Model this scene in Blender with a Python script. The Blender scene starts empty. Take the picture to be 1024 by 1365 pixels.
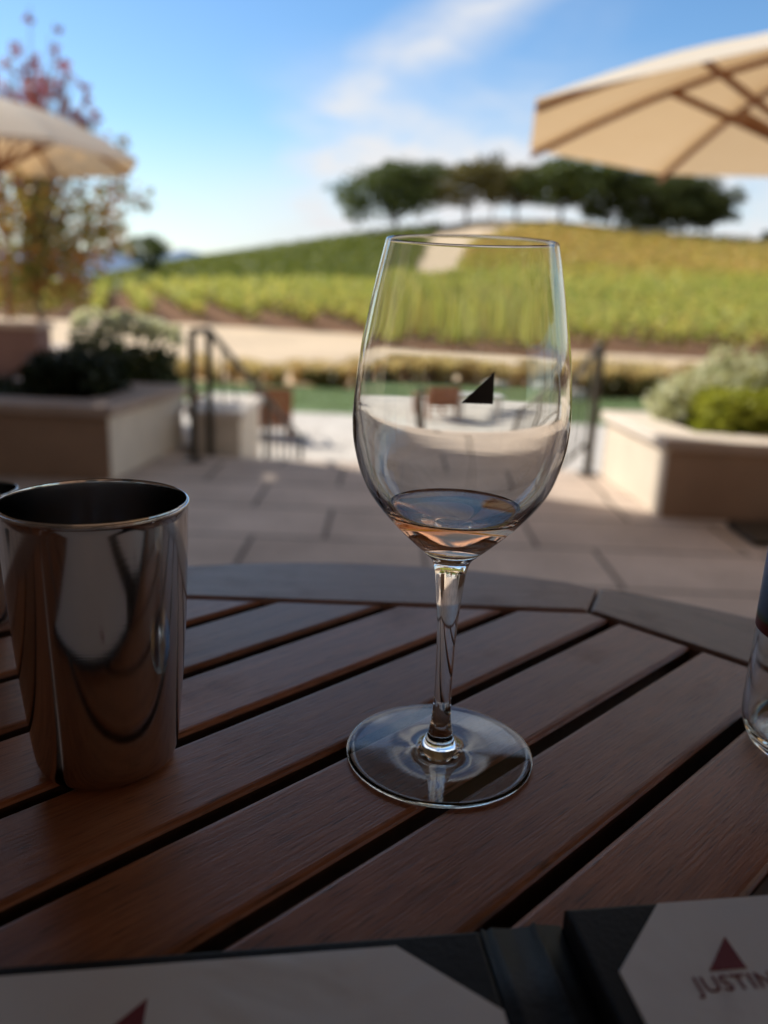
import bpy, bmesh, math, random
import numpy as np
from mathutils import Vector, Matrix

rng = np.random.default_rng(7)
random.seed(7)
S = bpy.context.scene
COL = S.collection
R = math.radians
CAMZ = 1.10          # eye height above the patio
TT = 0.90            # table top height

# ------------------------------------------------------------------ helpers
def tag(o, label=None, cat=None, group=None, kind=None):
    if label: o['label'] = label
    if cat: o['category'] = cat
    if group: o['group'] = group
    if kind: o['kind'] = kind
    return o

def link(name, me, mats=None, parent=None, smooth=False):
    o = bpy.data.objects.new(name, me)
    COL.objects.link(o)
    if mats is not None:
        for m in (mats if isinstance(mats, (list, tuple)) else [mats]):
            me.materials.append(m)
    if parent: o.parent = parent
    if smooth:
        me.polygons.foreach_set('use_smooth', [True] * len(me.polygons))
    return o

def empty(name, loc=(0, 0, 0), rz=0.0):
    o = bpy.data.objects.new(name, None)
    COL.objects.link(o)
    o.empty_display_size = 0.1
    o.location = loc
    o.rotation_euler = (0, 0, rz)
    return o

def from_bm(name, bm, mats=None, parent=None, smooth=False):
    me = bpy.data.meshes.new(name)
    bmesh.ops.recalc_face_normals(bm, faces=bm.faces)
    bm.to_mesh(me); bm.free()
    return link(name, me, mats, parent, smooth)

def quads_mesh(name, V):
    """V: (N,4,3) separate quads"""
    n = len(V)
    me = bpy.data.meshes.new(name)
    me.vertices.add(n * 4); me.loops.add(n * 4); me.polygons.add(n)
    me.vertices.foreach_set('co', np.ascontiguousarray(V, dtype=np.float32).ravel())
    me.loops.foreach_set('vertex_index', np.arange(n * 4, dtype=np.int32))
    me.polygons.foreach_set('loop_start', np.arange(0, n * 4, 4, dtype=np.int32))
    me.polygons.foreach_set('loop_total', np.full(n, 4, dtype=np.int32))
    me.update(calc_edges=True)
    return me

def unit(a):
    return a / (np.linalg.norm(a, axis=-1, keepdims=True) + 1e-9)

def leaves(C, size, aspect=0.6, up=0.3, r=rng):
    """leaf diamonds at centres C with per-leaf size"""
    n = len(C)
    N = unit(r.normal(size=(n, 3)) + np.array([0, 0, up]))
    T = unit(np.cross(N, unit(r.normal(size=(n, 3)))))
    B = np.cross(N, T)
    s = np.broadcast_to(np.asarray(size, float), (n,))[:, None]
    bend = N * s * 0.18
    return np.stack([C - T * s, C + B * s * aspect + bend, C + T * s, C - B * s * aspect + bend], 1)

def box_bm(bm, x0, x1, y0, y1, z0, z1, bevel=0.0, seg=2, M=None):
    r = bmesh.ops.create_cube(bm, size=1.0)
    vs = r['verts']
    for v in vs:
        v.co = Vector(((x0 + x1) / 2 + v.co.x * (x1 - x0), (y0 + y1) / 2 + v.co.y * (y1 - y0), (z0 + z1) / 2 + v.co.z * (z1 - z0)))
    if M is not None:
        for v in vs: v.co = M @ v.co
    if bevel > 0:
        es = list({e for v in vs for e in v.link_edges})
        bmesh.ops.bevel(bm, geom=es, offset=bevel, segments=seg, profile=0.5, affect='EDGES')

def prism_bm(bm, pts, z0, z1, bevel=0.0, seg=3, uv=None):
    """pts: CCW list of (x,y) polygon"""
    vb = [bm.verts.new((x, y, z0)) for x, y in pts]
    vt = [bm.verts.new((x, y, z1)) for x, y in pts]
    n = len(pts)
    fs = [bm.faces.new(vt), bm.faces.new(list(reversed(vb)))]
    for i in range(n):
        j = (i + 1) % n
        fs.append(bm.faces.new((vb[i], vb[j], vt[j], vt[i])))
    if bevel > 0:
        es = [e for e in fs[0].edges]
        bmesh.ops.bevel(bm, geom=es, offset=bevel, segments=seg, profile=0.5, affect='EDGES')

def tube_bm(bm, pts, rads, seg=8, cap=True):
    pts = [Vector(p) for p in pts]
    if not hasattr(rads, '__len__'): rads = [rads] * len(pts)
    rings = []
    ref = None
    for i, p in enumerate(pts):
        d = (pts[min(i + 1, len(pts) - 1)] - pts[max(i - 1, 0)]).normalized()
        if ref is None:
            ref = Vector((1, 0, 0)) if abs(d.x) < 0.8 else Vector((0, 1, 0))
        a = (ref - d * ref.dot(d)).normalized(); b = d.cross(a); ref = a
        rings.append([bm.verts.new(p + (a * math.cos(t) + b * math.sin(t)) * rads[i]) for t in [2 * math.pi * k / seg for k in range(seg)]])
    for i in range(len(rings) - 1):
        for k in range(seg):
            l = (k + 1) % seg
            bm.faces.new((rings[i][k], rings[i][l], rings[i + 1][l], rings[i + 1][k]))
    if cap:
        bm.faces.new(list(reversed(rings[0]))); bm.faces.new(rings[-1])

def bar_bm(bm, a, b, w, h=None):
    """square section bar from a to b"""
    h = h or w
    a = Vector(a); b = Vector(b); d = (b - a)
    L = d.length; d.normalize()
    up = Vector((0, 0, 1)) if abs(d.z) < 0.95 else Vector((0, 1, 0))
    x = up.cross(d).normalized(); y = d.cross(x)
    M = Matrix((( x.x, y.x, d.x, a.x), (x.y, y.y, d.y, a.y), (x.z, y.z, d.z, a.z), (0, 0, 0, 1)))
    box_bm(bm, -w / 2, w / 2, -h / 2, h / 2, 0, L, bevel=min(w, h) * 0.12, seg=1, M=M)

def catmull(P, n=5):
    P = [np.array(p, float) for p in P]
    out = []
    for i in range(len(P) - 1):
        p0 = P[i - 1] if i > 0 else P[i]; p1 = P[i]; p2 = P[i + 1]; p3 = P[i + 2] if i + 2 < len(P) else P[i + 1]
        for k in range(n):
            t = k / n
            out.append(0.5 * ((2 * p1) + (-p0 + p2) * t + (2 * p0 - 5 * p1 + 4 * p2 - p3) * t * t + (-p0 + 3 * p1 - 3 * p2 + p3) * t ** 3))
    out.append(P[-1])
    return [(max(0.0, float(q[0])), float(q[1])) for q in out]

def lathe_bm(bm, prof, seg=96, closed=False):
    """prof: list of (r,z)"""
    rings = []
    for r_, z in prof:
        if r_ < 1e-6:
            rings.append([bm.verts.new((0, 0, z))])
        else:
            rings.append([bm.verts.new((r_ * math.cos(2 * math.pi * k / seg), r_ * math.sin(2 * math.pi * k / seg), z)) for k in range(seg)])
    m = len(rings)
    for i in range(m if closed else m - 1):
        A = rings[i]; B = rings[(i + 1) % m]
        if len(A) == 1 and len(B) == 1: continue
        for k in range(seg):
            l = (k + 1) % seg
            if len(A) == 1: bm.faces.new((A[0], B[l], B[k]))
            elif len(B) == 1: bm.faces.new((A[k], A[l], B[0]))
            else: bm.faces.new((A[k], A[l], B[l], B[k]))

def clip_poly(pts, n, d):
    """keep n.p <= d"""
    out = []
    for i in range(len(pts)):
        a, b = pts[i], pts[(i + 1) % len(pts)]
        da = n[0] * a[0] + n[1] * a[1] - d; db = n[0] * b[0] + n[1] * b[1] - d
        if da <= 0: out.append(a)
        if (da < 0 < db) or (db < 0 < da):
            t = da / (da - db); out.append((a[0] + (b[0] - a[0]) * t, a[1] + (b[1] - a[1]) * t))
    return out

# ------------------------------------------------------------------ materials
class NT:
    def __init__(self, name):
        self.m = bpy.data.materials.new(name); self.m.use_nodes = True
        self.t = self.m.node_tree; self.t.nodes.clear()
        self.out = self.t.nodes.new('ShaderNodeOutputMaterial')
    def n(self, typ, **kw):
        nd = self.t.nodes.new('ShaderNode' + typ)
        for k, v in kw.items():
            if k.startswith('i_'): nd.inputs[k[2:].replace('_', ' ')].default_value = v
            else: setattr(nd, k, v)
        return nd
    def l(self, a, b): self.t.links.new(a, b)
    def ramp(self, fac, stops):
        r_ = self.n('ValToRGB'); e = r_.color_ramp.elements
        while len(e) < len(stops): e.new(0.5)
        for i, (p, c) in enumerate(stops):
            e[i].position = p; e[i].color = (*c, 1)
        self.l(fac, r_.inputs['Fac']); return r_.outputs['Color']
    def noise(self, vec, scale, detail=4, rough=0.55, dist=0.0):
        t = self.n('TexNoise'); t.inputs['Scale'].default_value = scale; t.inputs['Detail'].default_value = detail
        t.inputs['Roughness'].default_value = rough; t.inputs['Distortion'].default_value = dist
        if vec is not None: self.l(vec, t.inputs['Vector'])
        return t.outputs['Fac']
    def mix(self, fac, a, b, blend='MIX'):
        x = self.n('Mix', data_type='RGBA', blend_type=blend)
        for s, v in ((x.inputs[0], fac), (x.inputs[6], a), (x.inputs[7], b)):
            if isinstance(v, (int, float)): s.default_value = v
            elif isinstance(v, tuple): s.default_value = (*v, 1) if len(v) == 3 else v
            else: self.l(v, s)
        return x.outputs[2]
    def math(self, op, a, b=0.0, c=None):
        x = self.n('Math', operation=op)
        for i, v in enumerate((a, b, c)):
            if v is None: continue
            if isinstance(v, (int, float)): x.inputs[i].default_value = v
            else: self.l(v, x.inputs[i])
        return x.outputs[0]
    def bump(self, h, strength=0.3, dist=0.01):
        b = self.n('Bump'); b.inputs['Strength'].default_value = strength; b.inputs['Distance'].default_value = dist
        self.l(h, b.inputs['Height']); return b.outputs['Normal']
    def principled(self, col=None, rough=0.6, metal=0.0, normal=None, spec=0.5, **kw):
        p = self.n('BsdfPrincipled')
        if isinstance(col, tuple): p.inputs['Base Color'].default_value = (*col, 1)
        elif col is not None: self.l(col, p.inputs['Base Color'])
        if isinstance(rough, (int, float)): p.inputs['Roughness'].default_value = rough
        else: self.l(rough, p.inputs['Roughness'])
        p.inputs['Metallic'].default_value = metal
        p.inputs['Specular IOR Level'].default_value = spec
        if normal is not None: self.l(normal, p.inputs['Normal'])
        for k, v in kw.items(): p.inputs[k.replace('_', ' ')].default_value = v
        return p.outputs[0]
    def done(self, sh):
        self.l(sh, self.out.inputs['Surface']); return self.m

def mat_wood(name, cols, rough=(0.27, 0.42), scale=(8, 120)):
    t = NT(name)
    uv = t.n('UVMap').outputs[0]
    rnd = t.n('NewGeometry').outputs['Random Per Island']
    mp = t.n('Mapping'); mp.inputs['Scale'].default_value = (scale[0], scale[1], 1)
    cb = t.n('CombineXYZ'); t.l(t.math('MULTIPLY', rnd, 37.0), cb.inputs[0]); t.l(t.math('MULTIPLY', rnd, 91.0), cb.inputs[1])
    t.l(uv, mp.inputs['Vector']); t.l(cb.outputs[0], mp.inputs['Location'])
    g = t.noise(mp.outputs[0], 1.0, 6, 0.62, 0.6)
    mp2 = t.n('Mapping'); mp2.inputs['Scale'].default_value = (scale[0] * 5, scale[1] * 7, 1)
    t.l(uv, mp2.inputs['Vector']); t.l(cb.outputs[0], mp2.inputs['Location'])
    f = t.noise(mp2.outputs[0], 1.0, 3, 0.7)
    big = t.noise(uv, 7.0, 3)
    c = t.ramp(g, [(0.2, cols[0]), (0.5, cols[1]), (0.85, cols[2])])
    c = t.mix(t.math('MULTIPLY', t.math('SUBTRACT', 0.62, f), 1.3), c, (cols[0][0] * .5, cols[0][1] * .5, cols[0][2] * .5))
    hs = t.n('HueSaturation'); t.l(c, hs.inputs['Color'])
    t.l(t.math('ADD', t.math('MULTIPLY', rnd, 0.5), t.math('ADD', t.math('MULTIPLY', big, 0.5), 0.5)), hs.inputs['Value'])
    mp3 = t.n('Mapping'); mp3.inputs['Scale'].default_value = (60, 950, 1)
    t.l(uv, mp3.inputs['Vector']); t.l(cb.outputs[0], mp3.inputs['Location'])
    pore = t.noise(mp3.outputs[0], 1.0, 2, 0.5)
    pf = t.n('MapRange'); t.l(pore, pf.inputs[0]); pf.inputs[1].default_value = .56; pf.inputs[2].default_value = .70
    colr = t.mix(t.math('MULTIPLY', pf.outputs[0], .68), hs.outputs[0], (cols[0][0] * .25, cols[0][1] * .25, cols[0][2] * .25))
    st = t.n('MapRange'); t.l(t.noise(uv, 14.0, 5, .65), st.inputs[0]); st.inputs[1].default_value = .52; st.inputs[2].default_value = .72
    colr = t.mix(t.math('MULTIPLY', st.outputs[0], .38), colr, (cols[0][0] * .4, cols[0][1] * .45, cols[0][2] * .5))
    rg = t.math('ADD', t.math('ADD', t.math('MULTIPLY', f, rough[1] - rough[0]), rough[0]), t.math('MULTIPLY', st.outputs[0], .12))
    nrm = t.bump(t.math('ADD', f, t.math('MULTIPLY', g, 0.7)), 0.22, 0.0012)
    return t.done(t.principled(colr, rg, normal=nrm, spec=0.42))

def mat_plain(name, col, rough=0.6, metal=0.0, var=0.12, scale=12.0, bump=0.15, spec=0.5):
    t = NT(name)
    oc = t.n('TexCoord').outputs['Object']
    nz = t.noise(oc, scale, 5)
    c = t.ramp(nz, [(0.25, tuple(x * (1 - var) for x in col)), (0.75, tuple(min(1, x * (1 + var)) for x in col))])
    fine = t.noise(oc, scale * 9, 3)
    return t.done(t.principled(c, rough, metal, t.bump(fine, bump, 0.003), spec))

def mat_leaf(name, stops, transl=0.35, rough=0.5):
    t = NT(name)
    rnd = t.n('NewGeometry').outputs['Random Per Island']
    pos = t.n('NewGeometry').outputs['Position']
    nz = t.math('ADD', t.math('MULTIPLY', t.noise(pos, 1.3, 3), .6), t.math('MULTIPLY', t.noise(pos, .22, 4, .65), .4))
    f = t.math('ADD', t.math('MULTIPLY', rnd, 0.62), t.math('MULTIPLY', t.math('SUBTRACT', nz, 0.32), 1.0))
    c = t.ramp(f, stops)
    p = t.principled(c, rough, spec=0.3)
    tr = t.n('BsdfTranslucent'); t.l(t.mix(0.25, c, (0.9, 0.9, 0.2), 'MULTIPLY'), tr.inputs['Color'])
    tr2 = t.mix(1.0, c, (1.25, 1.2, 0.85), 'MULTIPLY'); t.l(tr2, tr.inputs['Color'])
    ms = t.n('MixShader'); ms.inputs[0].default_value = transl
    t.l(p, ms.inputs[1]); t.l(tr.outputs[0], ms.inputs[2])
    return t.done(ms.outputs[0])

def mat_glass(name, ior=1.5, col=(1, 1, 1), absorb=None, dens=0.0, rough=0.0):
    t = NT(name)
    g = t.n('BsdfGlass'); g.inputs['IOR'].default_value = ior; g.inputs['Color'].default_value = (*col, 1); g.inputs['Roughness'].default_value = rough
    if absorb:
        v = t.n('VolumeAbsorption'); v.inputs['Color'].default_value = (*absorb, 1); v.inputs['Density'].default_value = dens
        t.l(v.outputs[0], t.out.inputs['Volume'])
    return t.done(g.outputs[0])

WOOD = mat_wood('table_wood', [(0.19, 0.062, 0.025), (0.33, 0.118, 0.050), (0.46, 0.185, 0.085)])
WOOD_GAP_SHADE = mat_wood('table_wood_gap_shade', [(0.03, 0.014, 0.008), (0.05, 0.024, 0.014), (0.07, 0.036, 0.021)])  # darker copy of the table wood: gap shade put into the slat sides
RIMWOOD = mat_wood('rim_wood', [(0.17, 0.080, 0.055), (0.27, 0.140, 0.102), (0.37, 0.210, 0.158)], rough=(0.30, 0.44))
TEAK = mat_plain('teak', (0.30, 0.10, 0.035), 0.45, var=0.25, scale=9)
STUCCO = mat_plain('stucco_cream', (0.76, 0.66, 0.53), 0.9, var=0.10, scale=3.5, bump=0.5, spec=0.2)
STUCCO_TAN_AND_SHADE = mat_plain('stucco_tan_and_shade', (0.34, 0.22, 0.145), 0.9, var=0.14, scale=3.5, bump=0.5, spec=0.2)  # tan of house and wall; on planter fronts it paints in their shade
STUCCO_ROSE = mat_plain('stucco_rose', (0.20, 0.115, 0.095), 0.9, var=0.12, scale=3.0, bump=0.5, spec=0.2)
CAP = mat_plain('cap_stone', (0.78, 0.69, 0.59), 0.75, var=0.12, scale=6, bump=0.3)
CAP_BROWN_AND_SHADE = mat_plain('cap_stone_brown_and_shade', (0.42, 0.31, 0.24), 0.75, var=0.12, scale=6, bump=0.3)  # brown cap stone; on the right planter front its colour carries the shade
IRON = mat_plain('dark_iron', (0.055, 0.045, 0.034), 0.45, 0.3, scale=20)
STEEL = None
def mat_steel():
    t = NT('brushed_steel')
    oc = t.n('TexCoord').outputs['Object']
    mp = t.n('Mapping'); mp.inputs['Scale'].default_value = (60, 60, 900); t.l(oc, mp.inputs['Vector'])
    nz = t.noise(mp.outputs[0], 1.0, 4)
    sm = t.noise(oc, 40, 4)
    rg = t.math('ADD', 0.06, t.math('ADD', t.math('MULTIPLY', nz, 0.04), t.math('MULTIPLY', sm, 0.07)))
    return t.done(t.principled((0.56, 0.54, 0.53), rg, 1.0, t.bump(nz, 0.025, 0.0004)))
STEEL = mat_steel()
GLASS = mat_glass('clear_glass', 1.5, (0.985, 0.99, 0.985))
WINE = mat_glass('rose_wine', 1.335, (1, 1, 1), (0.97, 0.72, 0.52), 72.0)
BLACK = mat_plain('black_print', (0.006, 0.005, 0.006), 0.5, var=0.05)
MAROON = mat_plain('maroon_print', (0.17, 0.016, 0.028), 0.6, var=0.05)
LEATHER = mat_plain('black_leatherette', (0.010, 0.010, 0.012), 0.5, var=0.2, scale=60, bump=0.12, spec=0.2)
def mat_paper():
    t = NT('menu_paper')
    oc = t.n('TexCoord').outputs['Object']
    c = t.ramp(t.noise(oc, 20, 3), [(0.3, (0.66, 0.69, 0.74)), (0.7, (0.73, 0.755, 0.80))])
    w = t.noise(oc, 16, 2, 0.4, 2.2)
    return t.done(t.principled(c, 0.33, normal=t.bump(w, 0.35, 0.004), spec=0.4))
PAPER = mat_paper()
CANVAS = None
def mat_canvas(name='canvas_cloth', tl=0.28, tint=1.0):
    t = NT(name)
    oc = t.n('TexCoord').outputs['Object']
    nz = t.noise(oc, 3.0, 4)
    c = t.ramp(nz, [(0.3, (0.86 * tint, 0.80 * tint, 0.69 * tint)), (0.7, (0.90 * tint, 0.85 * tint, 0.75 * tint))])
    d = t.n('BsdfDiffuse'); t.l(c, d.inputs['Color'])
    t.l(t.bump(t.noise(oc, 400, 2), 0.2, 0.002), d.inputs['Normal'])
    tr = t.n('BsdfTranslucent'); tr.inputs['Color'].default_value = (0.80, 0.47, 0.17, 1)
    ms = t.n('MixShader'); ms.inputs[0].default_value = tl
    t.l(d.outputs[0], ms.inputs[1]); t.l(tr.outputs[0], ms.inputs[2])
    return t.done(ms.outputs[0])
CANVAS = mat_canvas()
CANVAS_BLOCKER = mat_canvas('blocker_canvas_cloth', 0.03, 0.16)  # dark near-opaque cloth for the added overhead parasol, keeps reflections dark
RIB = mat_plain('rib_wood', (0.27, 0.11, 0.04), 0.5, var=0.2)
BARK = mat_plain('bark', (0.11, 0.085, 0.065), 0.9, var=0.3, scale=8, bump=0.8)
BARK_PALE = mat_plain('pale_bark', (0.30, 0.23, 0.18), 0.8, var=0.2, scale=8, bump=0.4)
SOIL = mat_plain('soil', (0.045, 0.032, 0.022), 0.95, var=0.3, scale=14, bump=0.8)
ROCK = mat_plain('pale_rock', (0.62, 0.57, 0.50), 0.9, var=0.15, scale=5, bump=0.8)
TABLE_STONE = mat_plain('pale_table_stone', (0.70, 0.66, 0.60), 0.5, var=0.08)

# ------------------------------------------------------------------ camera
cd = bpy.data.cameras.new('camera'); cam = bpy.data.objects.new('camera', cd); COL.objects.link(cam)
S.camera = cam
pitch, roll = 0.26626675, 0.0406438
F = Vector((0, math.cos(pitch), -math.sin(pitch))); X = Vector((1, 0, 0)); U = X.cross(F)
X2 = X * math.cos(roll) + U * math.sin(roll); U2 = -X * math.sin(roll) + U * math.cos(roll)
cam.matrix_world = Matrix(((X2.x, U2.x, -F.x, 0), (X2.y, U2.y, -F.y, 0), (X2.z, U2.z, -F.z, CAMZ), (0, 0, 0, 1)))
cd.sensor_fit = 'VERTICAL'; cd.sensor_height = 36.0; cd.sensor_width = 27.0
cd.lens = 1071.58 / 1365 * 36.0
cd.clip_start = 0.02; cd.clip_end = 20000
cd.dof.use_dof = True; cd.dof.focus_distance = 0.335; cd.dof.aperture_fstop = cd.lens / 5.2
cd.dof.aperture_blades = 0

# ------------------------------------------------------------------ light
SUN_EL = R(39); sx, sy = -0.90, 0.43       # towards the sun
sd = Vector((sx, sy, 0)).normalized() * math.cos(SUN_EL) + Vector((0, 0, math.sin(SUN_EL)))
sl = bpy.data.lights.new('sun', 'SUN'); sl.energy = 5.0; sl.angle = R(0.5); sl.color = (1.0, 0.95, 0.86)
so = bpy.data.objects.new('sun', sl); COL.objects.link(so); so.location = (-8, 6, 12)
so.rotation_euler = (-sd).to_track_quat('-Z', 'Y').to_euler()

w = bpy.data.worlds.new('World'); S.world = w; w.use_nodes = True
wt = w.node_tree; wt.nodes.clear()
def wn(t, **kw):
    nd = wt.nodes.new('ShaderNode' + t)
    for k, v in kw.items(): setattr(nd, k, v)
    return nd
def wm(op, a, b=0.0, c=None, clamp=False):
    x = wn('Math', operation=op, use_clamp=clamp)
    for i, v in enumerate((a, b, c)):
        if v is None: continue
        if isinstance(v, (int, float)): x.inputs[i].default_value = v
        else: wt.links.new(v, x.inputs[i])
    return x.outputs[0]
def wss(v, lo, hi):
    x = wn('MapRange', interpolation_type='SMOOTHSTEP'); wt.links.new(v, x.inputs[0])
    x.inputs[1].default_value = lo; x.inputs[2].default_value = hi
    return x.outputs[0]
sky = wn('TexSky', sky_type='NISHITA'); sky.sun_disc = False; sky.sun_elevation = SUN_EL
sky.sun_rotation = math.atan2(sx, sy); sky.air_density = 1.0; sky.dust_density = 0.3; sky.ozone_density = 2.2; sky.altitude = 200
sat = wn('HueSaturation'); sat.inputs['Saturation'].default_value = 1.2; sat.inputs['Value'].default_value = 1.12; wt.links.new(sky.outputs[0], sat.inputs['Color']); skyc = sat.outputs[0]
tc = wn('TexCoord'); sp = wn('SeparateXYZ'); wt.links.new(tc.outputs['Generated'], sp.inputs[0])
vx, vy, vz = sp.outputs
yc = wm('MAXIMUM', vy, 0.08)
ca = wm('DIVIDE', vx, yc); cs = wm('DIVIDE', vz, yc)        # bearing and height as the sky plane facing the vineyard sees them
cb = wn('CombineXYZ'); wt.links.new(ca, cb.inputs[0]); wt.links.new(cs, cb.inputs[1])
# frame along the streak of cloud
def streak_noise(sc, loc, det=6, ang=R(-33), dist=0.4):
    mp = wn('Mapping'); mp.inputs['Rotation'].default_value = (0, 0, ang); mp.inputs['Scale'].default_value = sc; mp.inputs['Location'].default_value = loc
    wt.links.new(cb.outputs[0], mp.inputs['Vector'])
    nz = wn('TexNoise'); nz.inputs['Scale'].default_value = 1; nz.inputs['Detail'].default_value = det; nz.inputs['Roughness'].default_value = 0.55; nz.inputs['Distortion'].default_value = dist
    wt.links.new(mp.outputs[0], nz.inputs['Vector']); return nz.outputs['Fac']
n1 = streak_noise((5, 13, 1), (0.3, 1.7, 0))
n2 = streak_noise((14, 34, 1), (4.1, 0.2, 0))
n3 = streak_noise((3.2, 5.0, 1), (7.3, 2.2, 0), 4)
# distance below the diagonal edge: line through (a,s)=(0.132,0.315) and (-0.157,0.128)
dl = wm('SUBTRACT', wm('ADD', wm('MULTIPLY', ca, 0.647), 0.272), cs)     # >0 under the line
dl = wm('ADD', dl, wm('MULTIPLY', wm('SUBTRACT', n1, 0.5), 0.09))
edge = wss(dl, -0.05, 0.04)
band = wm('MULTIPLY', edge, wm('SUBTRACT', 1.0, wm('MULTIPLY', wss(dl, 0.02, 0.10), wss(cs, 0.17, 0.26))))
leftcut = wss(wm('ADD', ca, wm('MULTIPLY', wm('SUBTRACT', n3, 0.5), 0.25)), -0.20, -0.08)
wisp = wm('ADD', 0.34, wm('MULTIPLY', wss(wm('ADD', wm('MULTIPLY', n1, 0.6), wm('MULTIPLY', n2, 0.4)), 0.36, 0.66), 0.62))
dens = wm('MULTIPLY', wm('MULTIPLY', band, leftcut), wisp)
wedge = wm('MULTIPLY', wm('MULTIPLY', wm('SUBTRACT', 1.0, wss(cs, 0.14, 0.29)), leftcut), wm('ADD', 0.42, wm('MULTIPLY', wss(wm('ADD', wm('MULTIPLY', n2, .5), wm('MULTIPLY', n1, .5)), .35, .62), .6)))
dens = wm('MAXIMUM', dens, wedge)
low = wm('MULTIPLY', wm('SUBTRACT', 1.0, wss(cs, 0.04, 0.20)), wm('ADD', 0.45, wm('MULTIPLY', wss(ca, -0.3, 0.0), 0.6)))
dens = wm('MAXIMUM', dens, wm('MULTIPLY', low, wm('ADD', 0.55, wm('MULTIPLY', n3, 0.7))), clamp=True)
front = wss(vy, 0.1, 0.3)
dens = wm('MULTIPLY', dens, front)
scat = wm('MULTIPLY', wss(n3, 0.55, 0.8), 0.12)
dens = wm('MAXIMUM', dens, wm('MULTIPLY', scat, front), clamp=True)
# a thin bright cloud veil added unseen overhead and behind, toning shade light
added_veil = wm('MAXIMUM', wss(vz, 0.60, 0.82), wm('MULTIPLY', wm('SUBTRACT', 1.0, wss(vy, -0.5, -0.1)), wss(vz, 0.0, 0.15)))
mx = wn('Mix', data_type='RGBA'); wt.links.new(dens, mx.inputs[0]); wt.links.new(skyc, mx.inputs[6]); mx.inputs[7].default_value = (5.7, 5.75, 5.9, 1)
mv = wn('Mix', data_type='RGBA'); wt.links.new(wm('MULTIPLY', added_veil, wm('ADD', 0.5, wm('MULTIPLY', n3, 0.6), clamp=True)), mv.inputs[0]); wt.links.new(mx.outputs[2], mv.inputs[6]); mv.inputs[7].default_value = (1.3, 1.25, 1.2, 1)
added_bank = wm('MULTIPLY', wm('MULTIPLY', wss(cs, 0.44, 0.50), wm('SUBTRACT', 1.0, wss(cs, 0.66, 0.80))), front)  # unseen bright clouds added above the view for sheen and reflections
added_bank = wm('MULTIPLY', added_bank, wss(wm('ADD', wm('MULTIPLY', n3, 0.6), wm('MULTIPLY', n1, 0.4)), 0.40, 0.56), clamp=True)
mb = wn('Mix', data_type='RGBA'); wt.links.new(added_bank, mb.inputs[0]); wt.links.new(mv.outputs[2], mb.inputs[6]); mb.inputs[7].default_value = (10.0, 10.3, 10.8, 1)
mv = mb
bg = wn('Background'); bg.inputs['Strength'].default_value = 0.15; wt.links.new(mv.outputs[2], bg.inputs['Color'])
wo = wn('OutputWorld'); wt.links.new(bg.outputs[0], wo.inputs['Surface'])

# ------------------------------------------------------------------ terrain
LT = -1.30      # level of the lower terrace and lawn
A_R = [-0.8, -0.354, -0.291, -0.228, -0.157, -0.095, -0.024, 0.037, 0.098, 0.186, 0.24, 0.293, 0.373, 0.438, 0.8]
S_R = [-0.01, 0.001, 0.017, 0.029, 0.042, 0.054, 0.066, 0.075, 0.087, 0.090, 0.086, 0.081, 0.077, 0.074, 0.05]
A_F = [-0.8, -0.355, -0.247, -0.112, 0.014, 0.086, 0.175, 0.29, 0.445, 0.8]
S_F = [-0.02, -0.016, -0.006, 0.001, 0.002, 0.004, 0.010, 0.016, 0.02, 0.02]
YF, YR = 115.0, 185.0
def sst(t): t = np.clip(t, 0, 1); return t * t * (3 - 2 * t)
def terr(x, y):
    x = np.asarray(x, float); y = np.asarray(y, float)
    a = np.clip(x / np.maximum(y, 20.0), -0.8, 0.8)
    zf = CAMZ + np.interp(a, A_F, S_F) * YF
    zr = CAMZ + np.interp(a, A_R, S_R) * YR
    base = LT - 0.06
    z = base + (zf - base) * np.clip((y - 42) / (YF - 42), 0, 1) ** 1.1
    t = np.clip((y - YF) / (YR - YF), 0, 1)
    z = np.where(y > YF, zf + (zr - zf) * (0.75 * t + 0.25 * sst(t)), z)
    d = np.clip((y - YR - 25) / 300, 0, 1)
    z = np.where(y > YR + 25, zr + (-12 - zr) * sst(d), z)
    return z
def vine_front(x):      # where the vineyard begins
    return np.interp(x, [-60, -14, -5, -1.5, 2, 14, 60], [56, 50.5, 47.5, 46, 40.5, 39.5, 37])
def path_x(y):          # centre of the dirt path up the hill, in bearing
    return np.interp(y, [100, 118, 150, 185], [0.035, 0.040, 0.062, 0.112])
def path_w(y):
    return np.interp(y, [100, 118, 150, 185], [0.032, 0.030, 0.028, 0.055])
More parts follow.
